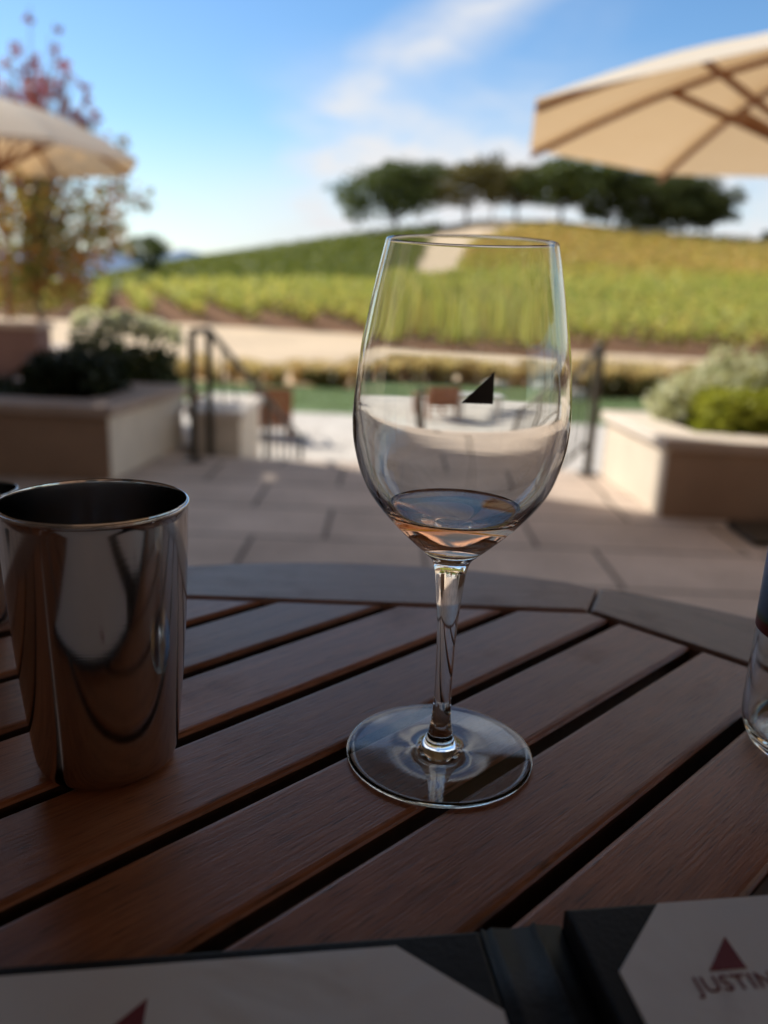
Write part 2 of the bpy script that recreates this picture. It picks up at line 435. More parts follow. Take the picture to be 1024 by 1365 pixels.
def terrain():
    xs = np.unique(np.concatenate([np.linspace(-4000, -150, 16), np.linspace(-150, 150, 201), np.linspace(150, 4000, 16)]))
    ys = np.unique(np.concatenate([np.linspace(-300, 10, 8), np.linspace(10, 60, 60), np.linspace(60, 260, 150), np.linspace(260, 8000, 24)]))
    Xg, Yg = np.meshgrid(xs, ys)
    Z = terr(Xg, Yg)
    nx, ny = len(xs), len(ys)
    me = bpy.data.meshes.new('terrain')
    V = np.stack([Xg, Yg, Z], -1).reshape(-1, 3)
    i = np.arange(ny - 1)[:, None] * nx + np.arange(nx - 1)[None]
    Fq = np.stack([i, i + 1, i + nx + 1, i + nx], -1).reshape(-1, 4)
    me.from_pydata(V.tolist(), [], Fq.tolist()); me.update()
    x, y = V[:, 0], V[:, 1]; a = x / np.maximum(y, 20)
    sand = np.array([0.78, 0.60, 0.41]); soilc = np.array([0.20, 0.11, 0.065]); dry = np.array([0.42, 0.30, 0.14])
    c = np.tile(sand, (len(x), 1))
    fld = (y > vine_front(x)) & (y < YF)
    c[fld] = soilc * 1.2
    hl = (y >= YF)
    c[hl & (a < 0.05)] = np.array([0.10, 0.12, 0.03]); c[hl & (a >= 0.05)] = np.array([0.30, 0.19, 0.06])
    pth = (np.abs(a - path_x(y)) < path_w(y)) & (y > 92) & (y < 215); c[pth] = np.array([0.80, 0.62, 0.43])
    top = (y > 178) & (a > 0.02) & (a < 0.22); c[top] = np.array([0.66, 0.48, 0.28])
    c[(y > 205)] = dry * 0.9
    c[(y > 118) & (a < -0.30)] = np.array([0.42, 0.30, 0.22])
    at = me.color_attributes.new('ground', 'FLOAT_COLOR', 'POINT')
    at.data.foreach_set('color', np.concatenate([c, np.ones((len(x), 1))], 1).astype(np.float32).ravel())
    t = NT('earth')
    vc = t.n('VertexColor', layer_name='ground').outputs[0]
    pos = t.n('NewGeometry').outputs['Position']
    n1_ = t.noise(pos, 0.35, 6); n2_ = t.noise(pos, 3.0, 5)
    f = t.math('ADD', 0.55, t.math('ADD', t.math('MULTIPLY', n1_, 0.5), t.math('MULTIPLY', n2_, 0.4)))
    sc = t.n('VectorMath', operation='SCALE'); t.l(vc, sc.inputs[0]); t.l(f, sc.inputs['Scale'])
    m = t.done(t.principled(sc.outputs[0], 0.95, normal=t.bump(n2_, 0.6, 0.1), spec=0.1))
    o = link('ground', me, m, smooth=True)
    tag(o, 'dry sandy ground rising into the vineyard hill', None, None, 'structure')
terrain()

def hills():
    bm = bmesh.new()
    n = 160
    rows = []
    y0 = 3200.0
    for k in range(n + 1):
        a = -0.75 + 1.5 * k / n
        s = np.interp(a, [-0.75, -0.5, -0.40, -0.33, -0.29, -0.262, -0.25, -0.235, -0.20, -0.17, -0.10, 0.1, 0.75],
                      [0.03, 0.045, 0.052, 0.050, 0.046, 0.054, 0.060, 0.054, 0.050, 0.044, 0.03, 0.02, 0.02])
        s = s + 0.0018 * math.sin(a * 71) + 0.001 * math.sin(a * 190 + 1)
        rows.append([bm.verts.new((a * y0 * (1 + .25 * j), y0 * (1 + .25 * j), (-20 + (CAMZ + s * y0 + 20) * [0, .55, 1, .6][j]))) for j in range(4)])
    for k in range(n):
        for j in range(3):
            bm.faces.new((rows[k][j], rows[k + 1][j], rows[k + 1][j + 1], rows[k][j + 1]))
    m = mat_plain('hazy_blue_hill', (0.20, 0.27, 0.40), 1.0, var=0.1, scale=0.003, bump=0.0, spec=0.0)  # distance haze put into the base colour
    o = from_bm('hills', bm, m, smooth=True)
    tag(o, 'hazy blue hills on the far horizon', None, None, 'structure')
hills()

# ------------------------------------------------------------------ terraces
def mat_paving(name, c1, c2, mortar, bw=0.98, rh=0.52, rot=0.0):
    t = NT(name)
    oc = t.n('TexCoord').outputs['Object']
    mp = t.n('Mapping'); mp.inputs['Rotation'].default_value = (0, 0, rot); mp.inputs['Location'].default_value = (0.27, 0.11, 0); t.l(oc, mp.inputs['Vector'])
    b = t.n('TexBrick'); b.offset = 0.42; b.squash = 0.8; b.squash_frequency = 3
    t.l(mp.outputs[0], b.inputs['Vector'])
    b.inputs['Color1'].default_value = (*c1, 1); b.inputs['Color2'].default_value = (*c2, 1); b.inputs['Mortar'].default_value = (*mortar, 1)
    b.inputs['Scale'].default_value = 1.0; b.inputs['Mortar Size'].default_value = 0.011; b.inputs['Mortar Smooth'].default_value = 0.15
    b.inputs['Brick Width'].default_value = bw; b.inputs['Row Height'].default_value = rh; b.inputs['Bias'].default_value = 0.0
    nz = t.noise(oc, 2.2, 6); nf = t.noise(oc, 22, 5, 0.65)
    c = t.mix(0.6, b.outputs['Color'], t.ramp(nz, [(0.3, (0.55, 0.52, 0.49)), (0.7, (1.0, 0.98, 0.96))]), 'MULTIPLY')
    c = t.mix(0.35, c, t.ramp(nf, [(0.3, (0.6, 0.58, 0.55)), (0.65, (1, 1, 1))]), 'MULTIPLY')
    h = t.math('ADD', t.math('MULTIPLY', b.outputs['Fac'], -1.0), t.math('MULTIPLY', nf, 0.25))
    return t.done(t.principled(c, 0.8, normal=t.bump(h, 0.5, 0.006), spec=0.25))
PAVE = mat_paving('paving_stone', (0.84, 0.70, 0.59), (0.66, 0.54, 0.45), (0.17, 0.135, 0.11))
PAVE2 = mat_paving('paving_stone_pale', (0.90, 0.83, 0.74), (0.85, 0.78, 0.69), (0.58, 0.51, 0.44), 0.9, 0.6)

bm = bmesh.new()
prism_bm(bm, [(-9, -8), (9, -8), (9, 5.55), (1.52, 5.55), (1.52, 5.27), (-1.40, 5.27), (-1.40, 5.75), (-2.2, 7.2), (-4.0, 11.2), (-4.4, 14.5), (-9, 14.5)], LT - 0.1, 0.0)
tag(from_bm('patio', bm, PAVE), 'shaded patio of large rectangular stone slabs', None, None, 'structure')
bm = bmesh.new()
prism_bm(bm, [(-13, 5.0), (13, 5.0), (13, 16.0), (-13, 16.3)], LT - 0.05, LT)
tag(from_bm('lower_terrace', bm, PAVE2), 'sunlit pale lower terrace beyond the steps', None, None, 'structure')
bm = bmesh.new()
for k in range(8):
    z1 = -(k + 1) * 1.30 / 9
    y0 = 5.27 + 0.003 + k * 0.36
    box_bm(bm, -0.98, 1.515, y0, y0 + 0.36 - 0.003, LT + 0.002, z1, bevel=0.008, seg=1)
tag(from_bm('steps', bm, CAP), 'stone steps leading down to the lower terrace', None, None, 'structure')

# lawn: a sheet plus grass blades
bm = bmesh.new()
prism_bm(bm, [(-13, 16.32), (13, 16.02), (13, 21.2), (-13, 20.6)], LT - 0.05, LT + 0.004)
LAWN = mat_plain('lawn_green', (0.20, 0.27, 0.13), 0.9, var=0.25, scale=1.6, bump=0.8, spec=0.1)
tag(from_bm('lawn', bm, LAWN), 'flat green lawn beyond the lower terrace', None, None, 'structure')
n = 16000
C = np.stack([rng.uniform(-11, 11, n), rng.uniform(16.4, 20.5, n), np.full(n, LT + 0.03)], -1)
GRASS = mat_leaf('grass_blades', [(0.1, (0.14, 0.21, 0.09)), (0.5, (0.22, 0.30, 0.13)), (0.9, (0.30, 0.37, 0.18))], 0.3)
tag(link('lawn_grass', quads_mesh('lawn_grass', leaves(C, rng.uniform(.03, .06, n), 0.25, 0.0)), GRASS), 'short mown grass covering the lawn', 'grass', None, 'stuff')

# ------------------------------------------------------------------ vineyard
VINE = mat_leaf('vine_leaf', [(0.08, (0.15, 0.19, 0.045)), (0.35, (0.42, 0.49, 0.12)), (0.6, (0.66, 0.66, 0.19)), (0.82, (0.74, 0.58, 0.19)), (0.96, (0.50, 0.25, 0.10))], 0.45)
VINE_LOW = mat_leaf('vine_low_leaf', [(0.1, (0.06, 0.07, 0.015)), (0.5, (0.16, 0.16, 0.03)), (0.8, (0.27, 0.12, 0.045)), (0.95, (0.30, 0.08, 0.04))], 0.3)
rd = np.array([-0.32, 0.947]); rn = np.array([0.947, 0.32])
def vine_rows():
    k = 0
    for c0 in np.arange(-22, 98, 3.0):
        # points p = rn*c0 + rd*t
        ts = np.arange(20, 150, 0.5)
        px = rn[0] * c0 + rd[0] * ts; py = rn[1] * c0 + rd[1] * ts
        ok = (py > vine_front(px)) & (py < YF - 1.5) & (np.abs(px / py) < 0.62) & ~((np.abs(px / py - path_x(py)) < 0.024) & (py > 97))
        if ok.sum() < 6: continue
        i0 = int(np.argmax(ok)); bad = np.where(~ok[i0:])[0]; i1 = i0 + (int(bad[0]) if len(bad) else len(ok) - i0) - 1
        if i1 - i0 < 8: continue
        t0, t1 = ts[i0], ts[i1]
        L = t1 - t0
        near = py[ok].min()
        dens = 54 if c0 < 70 else 110
        n = int(L * dens)
        u = rng.uniform(t0, t1, n)
        # clumpy plants every 1.6 m
        hgt = 1.5 + 0.32 * np.sin(u / 1.6 * 2 * np.pi + c0) + 0.18 * rng.normal(size=n)
        v = rng.beta(1.6, 1.1, n)
        w_ = (0.11 + 0.19 * np.sin(np.pi * np.clip(v, .05, .95))) * rng.normal(size=n)
        x = rn[0] * (c0 + w_) + rd[0] * u; y = rn[1] * (c0 + w_) + rd[1] * u
        z = terr(x, y) + 0.30 + v * (hgt - 0.30) + 0.35 * (rng.random(n) < .03)
        C = np.stack([x, y, z], -1)
        sz = rng.uniform(0.09, 0.17, n) * np.clip(y / 60, 1, 1.5)
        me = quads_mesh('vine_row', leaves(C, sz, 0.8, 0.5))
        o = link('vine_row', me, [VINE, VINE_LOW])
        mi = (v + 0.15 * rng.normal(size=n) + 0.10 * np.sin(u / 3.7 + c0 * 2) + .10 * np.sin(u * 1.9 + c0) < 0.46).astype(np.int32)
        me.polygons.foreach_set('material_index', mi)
        tag(o, 'long row of yellow green autumn grapevines on the flat field below the hill', 'vine row', 'rows of grapevines in the vineyard')
        k += 1
vine_rows()

def hill_stuff(name, label, mask, mat, rows_gap, n_per_m, size, hh):
    Cs, S_ = [], []
    for yy in np.arange(YF + 2, YR - 1, rows_gap):
        xs = np.arange(-0.62 * yy, 0.62 * yy, 1.0 / n_per_m)
        y = yy + 0.25 * rng.normal(size=len(xs)) + 1.2 * np.sin(xs / 17.0)
        a = xs / y
        ok = mask(a, y) & ~((np.abs(a - path_x(y)) < path_w(y) * 1.0))
        xs, y = xs[ok], y[ok]
        z = terr(xs, y) + rng.uniform(0.15, hh, len(xs))
        Cs.append(np.stack([xs, y, z], -1)); S_.append(rng.uniform(0.6, 1.2, len(xs)) * size)
    C = np.concatenate(Cs); s = np.concatenate(S_)
    tag(link(name, quads_mesh(name, leaves(C, s, 0.8, 0.6)), mat), label, 'vineyard', None, 'stuff')
HV1 = mat_leaf('hill_vine_green', [(0.1, (0.11, 0.15, 0.03)), (0.5, (0.22, 0.26, 0.055)), (0.9, (0.38, 0.38, 0.09))], 0.3)
HV2 = mat_leaf('hill_vine_gold', [(0.1, (0.36, 0.38, 0.09)), (0.45, (0.66, 0.56, 0.17)), (0.75, (0.80, 0.55, 0.20)), (0.95, (0.66, 0.40, 0.16))], 0.35)
HV3 = mat_leaf('hill_vine_lime', [(0.1, (0.28, 0.32, 0.07)), (0.5, (0.60, 0.60, 0.14)), (0.9, (0.78, 0.64, 0.18))], 0.35)
hill_stuff('hillside_vines', 'dark green vines covering the left flank of the hill', lambda a, y: (a < path_x(y)) & (a > -0.36) & (y < 184), HV1, 2.0, 7, 0.34, 1.3)
hill_stuff('hillside_vines', 'golden orange vines covering the upper right slope of the hill', lambda a, y: (a > path_x(y)) & (y > 132) & (y < 171 + 60 * np.clip(a - .2, 0, .2)), HV2, 2.2, 6, 0.34, 1.2)
hill_stuff('hillside_vines', 'yellow green vines on the lower right slope beside the dirt path', lambda a, y: (a > path_x(y)) & (y <= 132), HV3, 2.2, 6, 0.34, 1.3)

# ------------------------------------------------------------------ trees
OAK = mat_leaf('oak_leaf', [(0.1, (0.045, 0.07, 0.02)), (0.5, (0.11, 0.15, 0.045)), (0.9, (0.22, 0.25, 0.08))], 0.32)
OAK_DARK = mat_leaf('oak_leaf_dark', [(0.1, (0.034, 0.052, 0.018)), (0.5, (0.085, 0.11, 0.036)), (0.9, (0.17, 0.19, 0.06))], 0.3)
OAK_OLIVE = mat_leaf('oak_leaf_olive', [(0.1, (0.08, 0.08, 0.03)), (0.5, (0.19, 0.17, 0.06)), (0.9, (0.30, 0.25, 0.10))], 0.3)
OAK_GREY = mat_leaf('oak_leaf_grey', [(0.1, (0.08, 0.085, 0.06)), (0.5, (0.16, 0.16, 0.11)), (0.9, (0.24, 0.22, 0.15))], 0.25)

def clump_crown(blobs, n, size, hollow=0.3, r=rng):
    """blobs: list of (x,y,z,rx,ry,rz)"""
    vol = np.array([b[3] * b[4] * b[5] for b in blobs]) ** 0.7
    cnt = (vol / vol.sum() * n).astype(int)
    Cs = []
    for b, c in zip(blobs, cnt):
        d = unit(r.normal(size=(c, 3))) * (hollow + (1 - hollow) * r.random((c, 1)) ** 0.6)
        d *= 1 + 0.22 * np.sin(d[:, :1] * 7 + b[0]) * np.cos(d[:, 2:] * 6 + b[1])
        Cs.append(np.array(b[:3]) + d * np.array(b[3:]))
    C = np.concatenate(Cs)
    return leaves(C, r.uniform(0.6, 1.25, len(C)) * size, 0.75, 0.4, r)

def make_tree(name, base, trunk_h, blobs, n, leafsize, mat, bark, label, cat, group=None, tr=0.3, limbs=None):
    root = empty(name, base)
    tag(root, label, cat, group)
    bm = bmesh.new()
    tube_bm(bm, [(0, 0, -0.4), (tr * .3, 0, trunk_h * 0.5), (-tr * .2, tr * .3, trunk_h), (0, 0, trunk_h * 1.35)], [tr * 1.25, tr, tr * .8, tr * .45], 9)
    for b in blobs:
        st = Vector((0, 0, trunk_h * random.uniform(0.75, 1.1)))
        en = Vector(b[:3])
        mid = st.lerp(en, 0.5) + Vector((0, 0, -0.1 * (en - st).length))
        tube_bm(bm, [st, mid, en], [tr * .5, tr * .32, tr * .12], 6)
    from_bm('trunk', bm, bark, root, True)
    link('crown', quads_mesh('crown', clump_crown(blobs, n, leafsize)), mat, root)
    return root

def oak(a, Y, top_s, width_a, mat, label, bottom=0.35, n=2600, trunk=True, leaf=0.40, nb=9, hollow=.5):
    x = a * Y; zb = float(terr(x, Y))
    H = CAMZ + top_s * Y - zb; Wd = width_a * Y
    blobs = []
    for k in range(nb):
        th = 2 * math.pi * k / nb + random.random() * .5
        rr = Wd * random.uniform(0.20, 0.38) if k else 0
        zc = H * (bottom + .06 + (.78 - bottom) * ((k * .618) % 1.0)) if k else H * 0.78
        rad = Wd * random.uniform(0.14, 0.28)
        blobs.append((rr * math.cos(th), rr * math.sin(th) * .8, zc, rad, rad, min(H * random.uniform(.15, .24), rad * 1.2)))
    blobs.append((0, 0, H * .52, Wd * .22, Wd * .22, H * .2))
    blobs.append((Wd * .02, 0, H * .78, Wd * .26, Wd * .26, H * .2))
    return make_tree('oak_tree', (x, Y, zb), H * bottom, blobs, n, leaf, mat, BARK, label, 'tree', 'oaks on the hilltop', tr=max(.18, Wd * 0.017))

oak(0.000, 183, 0.150, 0.142, OAK, 'dark green oak standing leftmost on the hilltop above the dark vine slope', 0.17, 8600)
oak(0.082, 188, 0.151, 0.118, OAK_OLIVE, 'olive brown oak on the hilltop, above the top of the dirt path', 0.27, 5000)
oak(0.112, 192, 0.163, 0.055, OAK_GREY, 'tall thin grey green tree poking above the oaks on the hilltop', 0.40, 1000, nb=6)
oak(0.140, 187, 0.150, 0.098, OAK_OLIVE, 'brownish oak between the tall grey tree and the broad green oak', 0.26, 4200)
oak(0.192, 184, 0.158, 0.128, OAK, 'broad mid green oak near the middle of the hilltop grove', 0.21, 7000)
oak(0.250, 186, 0.155, 0.108, OAK_DARK, 'dark oak in the grove, just left of centre under the right parasol', 0.10, 6800)
oak(0.300, 183, 0.150, 0.108, OAK_DARK, 'very dark dense oak partly hidden by the edge of the right parasol', 0.06, 6800)
oak(0.338, 186, 0.145, 0.092, OAK_DARK, 'dark oak near the right end of the grove, below the parasol', 0.08, 5200)
oak(0.366, 184, 0.132, 0.080, OAK_DARK, 'low spreading oak at the right end of the hilltop grove', 0.16, 3600)
oak(0.436, 178, 0.088, 0.022, OAK, 'small round green tree alone on the ridge at the right edge', 0.12, 700, nb=5, leaf=.22)
oak(-0.290, 150, 0.057, 0.060, OAK, 'solitary rounded dark green tree at the far left below the blue hills', 0.06, 3200, nb=7, leaf=.24)
for o in list(S.objects):
    if o.get('label', '').startswith(('small round green', 'solitary rounded')) and 'group' in o: del o['group']

# red leaved tree behind the left parasol
MYRTLE_G = mat_leaf('myrtle_green', [(0.1, (0.09, 0.11, 0.03)), (0.45, (0.24, 0.25, 0.07)), (0.7, (0.42, 0.26, 0.09)), (0.92, (0.48, 0.15, 0.08))], 0.45)
MYRTLE_R = mat_leaf('myrtle_red', [(0.1, (0.16, 0.03, 0.05)), (0.5, (0.30, 0.06, 0.08)), (0.9, (0.40, 0.17, 0.18))], 0.4)
def myrtle():
    Y = 12.2; x0 = -0.43 * Y; zb = 0.0
    root = empty('crape_myrtle', (x0, Y, zb))
    tag(root, 'slender tree with green lower leaves and sparse red top leaves behind the left parasol', 'tree')
    def P(a, s): return np.array([a * Y - x0, rng.normal() * .35, CAMZ + s * Y - zb])
    bm = bmesh.new()
    tube_bm(bm, [(0, 0, -.1), (.05, 0, .5), (0, .03, 1.1), (.03, 0, 1.7), (.0, .05, 2.6)], [.075, .06, .052, .04, .025], 8)
    low, red = [], []
    tips_low = [(-.47, .02, .55), (-.44, .03, .6), (-.40, .01, .5), (-.37, .02, .45), (-.45, .07, .6), (-.41, .08, .6), (-.375, .075, .5), (-.47, .10, .5), (-.35, .055, .35), (-.43, -.012, .45), (-.465, -.02, .4), (-.39, -.01, .35), (-.40, .045, .55), (-.50, .05, .6), (-.52, .0, .6)]
    tips_mid = [(-.325, .10, .32), (-.30, .092, .24), (-.345, .115, .3), (-.37, .11, .3), (-.35, .155, .22), (-.318, .152, .12), (-.33, .085, .2), (-.36, .03, .25), (-.342, .04, .2)]
    tips_red = []
    for (a0, s0, a1, s1) in ((-.41, .17, -.400, .275), (-.42, .17, -.443, .25), (-.40, .17, -.362, .232), (-.43, .17, -.475, .235), (-.39, .165, -.345, .19), (-.415, .18, -.42, .24), (-.385, .17, -.375, .215), (-.44, .165, -.455, .21)):
        for t in np.linspace(.1, 1, 9):
            tips_red.append((a0 + (a1 - a0) * t + .008 * rng.normal(), s0 + (s1 - s0) * t + .005 * rng.normal(), .17 * (1.15 - .75 * t) * rng.uniform(.6, 1.2)))
    for (a, s, r_) in tips_low + tips_mid + tips_red:
        c = P(a, s)
        st = Vector((0.02, 0, 0.9 + 0.5 * max(0, min(1, (c[2] - 1.2) / 2.4))))
        tube_bm(bm, [st, st.lerp(Vector(c), .5) + Vector((0, 0, .12)), Vector(c)], [.022, .014, .006], 5)
    for lst, acc, per in ((tips_low, low, 150), (tips_mid, low, 48), (tips_red, red, 26)):
        for (a, s, r_) in lst:
            n = int(per * (r_ / .4) ** 1.3) + 4
            d = unit(rng.normal(size=(n, 3))) * rng.random((n, 1)) ** .5 * r_
            acc.append(P(a, s) + d)
    from_bm('trunk', bm, BARK_PALE, root, True)
    C = np.concatenate(low); link('crown', quads_mesh('crown', leaves(C, rng.uniform(.045, .085, len(C)), .55)), MYRTLE_G, root)
    C = np.concatenate(red); tag(link('top_leaves', quads_mesh('top_leaves', leaves(C, rng.uniform(.045, .08, len(C)), .55)), MYRTLE_R, root), 'sparse red leaves at the top')
myrtle()

# ------------------------------------------------------------------ planters, walls
def planter(name, label, corners, h, wall_mat, cap_mat, soil=True):
    """corners CCW, first edge is the front"""
    cx = sum(p[0] for p in corners) / 4; cy = sum(p[1] for p in corners) / 4
    root = empty(name, (cx, cy, 0)); tag(root, label, 'planter')
    def off(d):
        out = []
        n = len(corners)
        for i in range(n):
            p0, p1, p2 = [np.array(corners[(i + k) % n], float) for k in (-1, 0, 1)]
            e1 = unit(p1 - p0); e2 = unit(p2 - p1)
            n1_ = np.array([e1[1], -e1[0]]); n2_ = np.array([e2[1], -e2[0]])
            b = n1_ + n2_; b = b / (1 + n1_ @ n2_)
            out.append(tuple(p1 + b * d - np.array([cx, cy])))
        return out
    def ring(o_, i_, z0, z1, bev, nm, mat):
        bm = bmesh.new()
        n = len(o_)
        vo = [[bm.verts.new((*p, z)) for p in o_] for z in (z0, z1)]
        vi = [[bm.verts.new((*p, z)) for p in i_] for z in (z0, z1)]
        for i in range(n):
            j = (i + 1) % n
            bm.faces.new((vo[0][i], vo[0][j], vo[1][j], vo[1][i]))
            bm.faces.new((vi[0][j], vi[0][i], vi[1][i], vi[1][j]))
            bm.faces.new((vo[1][i], vo[1][j], vi[1][j], vi[1][i]))
            bm.faces.new((vo[0][j], vo[0][i], vi[0][i], vi[0][j]))
        bmesh.ops.recalc_face_normals(bm, faces=bm.faces)
        if bev:
            bmesh.ops.bevel(bm, geom=list(bm.edges), offset=bev, segments=2, profile=.5, affect='EDGES')
        o = from_bm(nm, bm, mat, root)
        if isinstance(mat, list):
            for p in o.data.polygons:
                if p.normal.y < -.8: p.material_index = 1  # front faces take the darker copy, shade put into colour
        return o
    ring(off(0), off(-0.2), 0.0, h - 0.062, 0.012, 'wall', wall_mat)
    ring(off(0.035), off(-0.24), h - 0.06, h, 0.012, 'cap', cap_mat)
    bm = bmesh.new(); prism_bm(bm, off(-0.205), 0.02, h - 0.075)
    from_bm('soil', bm, SOIL, root)
    return root
planter('planter', 'low cream stucco planter on the left, front shade put into its colour, holding dark hedges', [(-4.9, 4.50), (-1.56, 4.46), (-1.43, 5.58), (-4.9, 5.62)], 0.43, [STUCCO, STUCCO_TAN_AND_SHADE], CAP_BROWN_AND_SHADE)
planter('planter', 'low pale stucco planter on the right with its side in bright sun', [(1.47, 4.15), (2.30, 4.10), (2.24, 5.12), (1.40, 5.14)], 0.43, [STUCCO, STUCCO_TAN_AND_SHADE], [CAP, CAP_BROWN_AND_SHADE])
# pier at the head of the steps
root = empty('stone_pier', (-1.17, 5.8, 0)); tag(root, 'short cream stucco pier beside the left handrail at the head of the steps', 'pier')
bm = bmesh.new(); box_bm(bm, -.175, .175, -.40, .40, LT, .235, .01); from_bm('pier_body', bm, STUCCO, root)
bm = bmesh.new(); box_bm(bm, -.185, .20, -.44, .44, .237, .29, .01); from_bm('cap', bm, CAP, root)
# rose wall behind the left hedge
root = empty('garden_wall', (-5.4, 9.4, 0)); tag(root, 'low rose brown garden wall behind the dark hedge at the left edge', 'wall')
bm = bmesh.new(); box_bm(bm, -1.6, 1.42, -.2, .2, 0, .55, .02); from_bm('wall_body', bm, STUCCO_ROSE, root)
bm = bmesh.new(); box_bm(bm, -1.63, 1.45, -.23, .23, .552, .62, .015); from_bm('cap', bm, CAP_BROWN_AND_SHADE, root)

# unseen house wall and tall screen wall, added to shade table and patio
root = empty('house_wall_blocker', (0, -4.5, 0)); tag(root, 'tan stucco house wall with two dark doors, added unseen behind the table to block sky light', 'house')
bm = bmesh.new(); box_bm(bm, -5.1, 9, -.3, .3, 0, 5.0); from_bm('wall', bm, STUCCO_TAN_AND_SHADE, root)
bm = bmesh.new(); box_bm(bm, -5.15, 9.1, -.5, .75, 5.003, 5.15, .02); from_bm('roof', bm, RIB, root)
for wx in (-2.2, 1.8):
    bm = bmesh.new(); box_bm(bm, wx - .7, wx + .7, .302, .34, .1, 2.3, .01); f_ = from_bm('door', bm, IRON, root)
root = empty('shade_screen_wall', (-5.35, 0, 0)); tag(root, 'tall stucco screen wall with small openings, added unseen on the left to shade the patio', 'wall')
bm = bmesh.new()
YE = 7.47
def hole(px, py, pz, dy, dz):      # opening in the wall through which the sun reaches a point
    q = Vector((px, py, pz)) + sd * ((-5.35 - px) / sd.x)
    return (q.y - dy, q.y + dy, q.z - dz, q.z + dz)
holes = [hole(-1.62, 4.50, .43, .13, .06), hole(-.70, 4.72, 0, .10, .07)]   # (y0,y1,z0,z1)   # (y0,y1,z0,z1)
ysp = sorted({-6.0, YE} | {h for q in holes for h in q[:2]}); zsp = sorted({0.0, 6.75} | {h for q in holes for h in q[2:]})
for i in range(len(ysp) - 1):
    for j in range(len(zsp) - 1):
        ym, zm = (ysp[i] + ysp[i + 1]) / 2, (zsp[j] + zsp[j + 1]) / 2
        if any(q[0] < ym < q[1] and q[2] < zm < q[3] for q in holes): continue
        box_bm(bm, -.06, .06, ysp[i], ysp[i + 1], zsp[j], zsp[j + 1])
bmesh.ops.remove_doubles(bm, verts=bm.verts, dist=1e-5)
seen = {}
for f in list(bm.faces):      # drop the inner partitions
    k = tuple(sorted(v.index for v in f.verts)); seen.setdefault(k, []).append(f)
dup = [f for fs in seen.values() if len(fs) > 1 for f in fs]
bmesh.ops.delete(bm, geom=dup, context='FACES')
from_bm('wall_body', bm, STUCCO_TAN_AND_SHADE, root)

# ------------------------------------------------------------------ shrubs
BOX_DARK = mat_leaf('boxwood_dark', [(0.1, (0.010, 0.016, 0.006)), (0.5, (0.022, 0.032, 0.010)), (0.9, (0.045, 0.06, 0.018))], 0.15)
BOX_LIME = mat_leaf('boxwood_lime', [(0.1, (0.16, 0.20, 0.02)), (0.5, (0.34, 0.38, 0.05)), (0.9, (0.48, 0.50, 0.09))], 0.45)
SILVER = mat_leaf('silver_leaf', [(0.1, (0.30, 0.34, 0.20)), (0.5, (0.55, 0.58, 0.42)), (0.9, (0.74, 0.74, 0.60))], 0.42)
BROOM = mat_leaf('shrub_green', [(0.1, (0.02, 0.032, 0.010)), (0.5, (0.05, 0.07, 0.02)), (0.9, (0.10, 0.13, 0.04))], 0.2)
PETAL = mat_leaf('white_petal', [(0.1, (0.78, 0.80, 0.64)), (0.9, (0.90, 0.90, 0.82))], 0.4)
def shrub(name, loc, blobs, n, size, mat, label, group=None, flowers=None, hollow=.3):
    root = empty(name, loc); tag(root, label, 'shrub', group)
    bm = bmesh.new()
    for b in blobs:
        tube_bm(bm, [(b[0] * .3, b[1] * .3, -.03), (b[0] * .6, b[1] * .6, b[2] * .5), (b[0], b[1], b[2])], [.014, .01, .005], 5)
    from_bm('stem', bm, BARK, root)
    link('foliage', quads_mesh('foliage', clump_crown(blobs, n, size, hollow)), mat, root)
    if flowers:
        C = np.concatenate([np.array(f[:3]) + unit(rng.normal(size=(f[4], 3))) * f[3] * rng.random((f[4], 1)) ** .5 for f in flowers])
        link('blossoms', quads_mesh('blossoms', leaves(C, rng.uniform(.014, .026, len(C)), .9)), PETAL, root)
    return root
z0 = 0.36
# dark boxwoods of the left planter
bl = [(x, y, z, .12, .15, .12) for x in np.linspace(-.17, .17, 3) for y in (-.1, .12) for z in (.08, .20)]
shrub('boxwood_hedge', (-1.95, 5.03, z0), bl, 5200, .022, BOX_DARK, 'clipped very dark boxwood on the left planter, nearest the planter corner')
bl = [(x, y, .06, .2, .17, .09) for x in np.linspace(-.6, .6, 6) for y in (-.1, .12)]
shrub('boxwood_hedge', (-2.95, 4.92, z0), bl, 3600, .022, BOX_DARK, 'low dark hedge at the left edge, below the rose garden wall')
bl = [(x, y, z, .12, .13, .14) for x in np.linspace(-.16, .16, 3) for y in (-.06, .08) for z in (.10, .24)]
fl = [(x * 1.05, random.uniform(-.17, .14), .83 - .30 * max(0, x + .02) + random.uniform(-.07, .04), random.uniform(.024, .042), 100) for x in np.linspace(-.26, .27, 46)]
shrub('flowering_shrub', (-1.83, 5.93, 0), [(x, y, z * 1.5 + .12, rx, ry, rz * 1.5) for x, y, z, rx, ry, rz in bl], 4600, .024, BROOM, 'dark shrub topped with many white flowers behind the left planter, by the handrail', flowers=fl)
bl = [(x, y, z, .12, .12, .14) for x in np.linspace(-.1, .1, 2) for y in (-.05, .08) for z in (.14, .28)]
bl = [(x, y, z * 1.5 + .12, rx, ry, rz * 1.5) for x, y, z, rx, ry, rz in bl]
fl = [(random.uniform(-.16, .16), random.uniform(-.1, .12), random.uniform(.76, .88), random.uniform(.025, .045), 40) for k in range(10)]
shrub('flowering_shrub', (-2.22, 6.12, 0), bl, 2800, .024, BROOM, 'dark shrub with fewer white flowers standing farther back behind the clipped boxwood', flowers=fl)
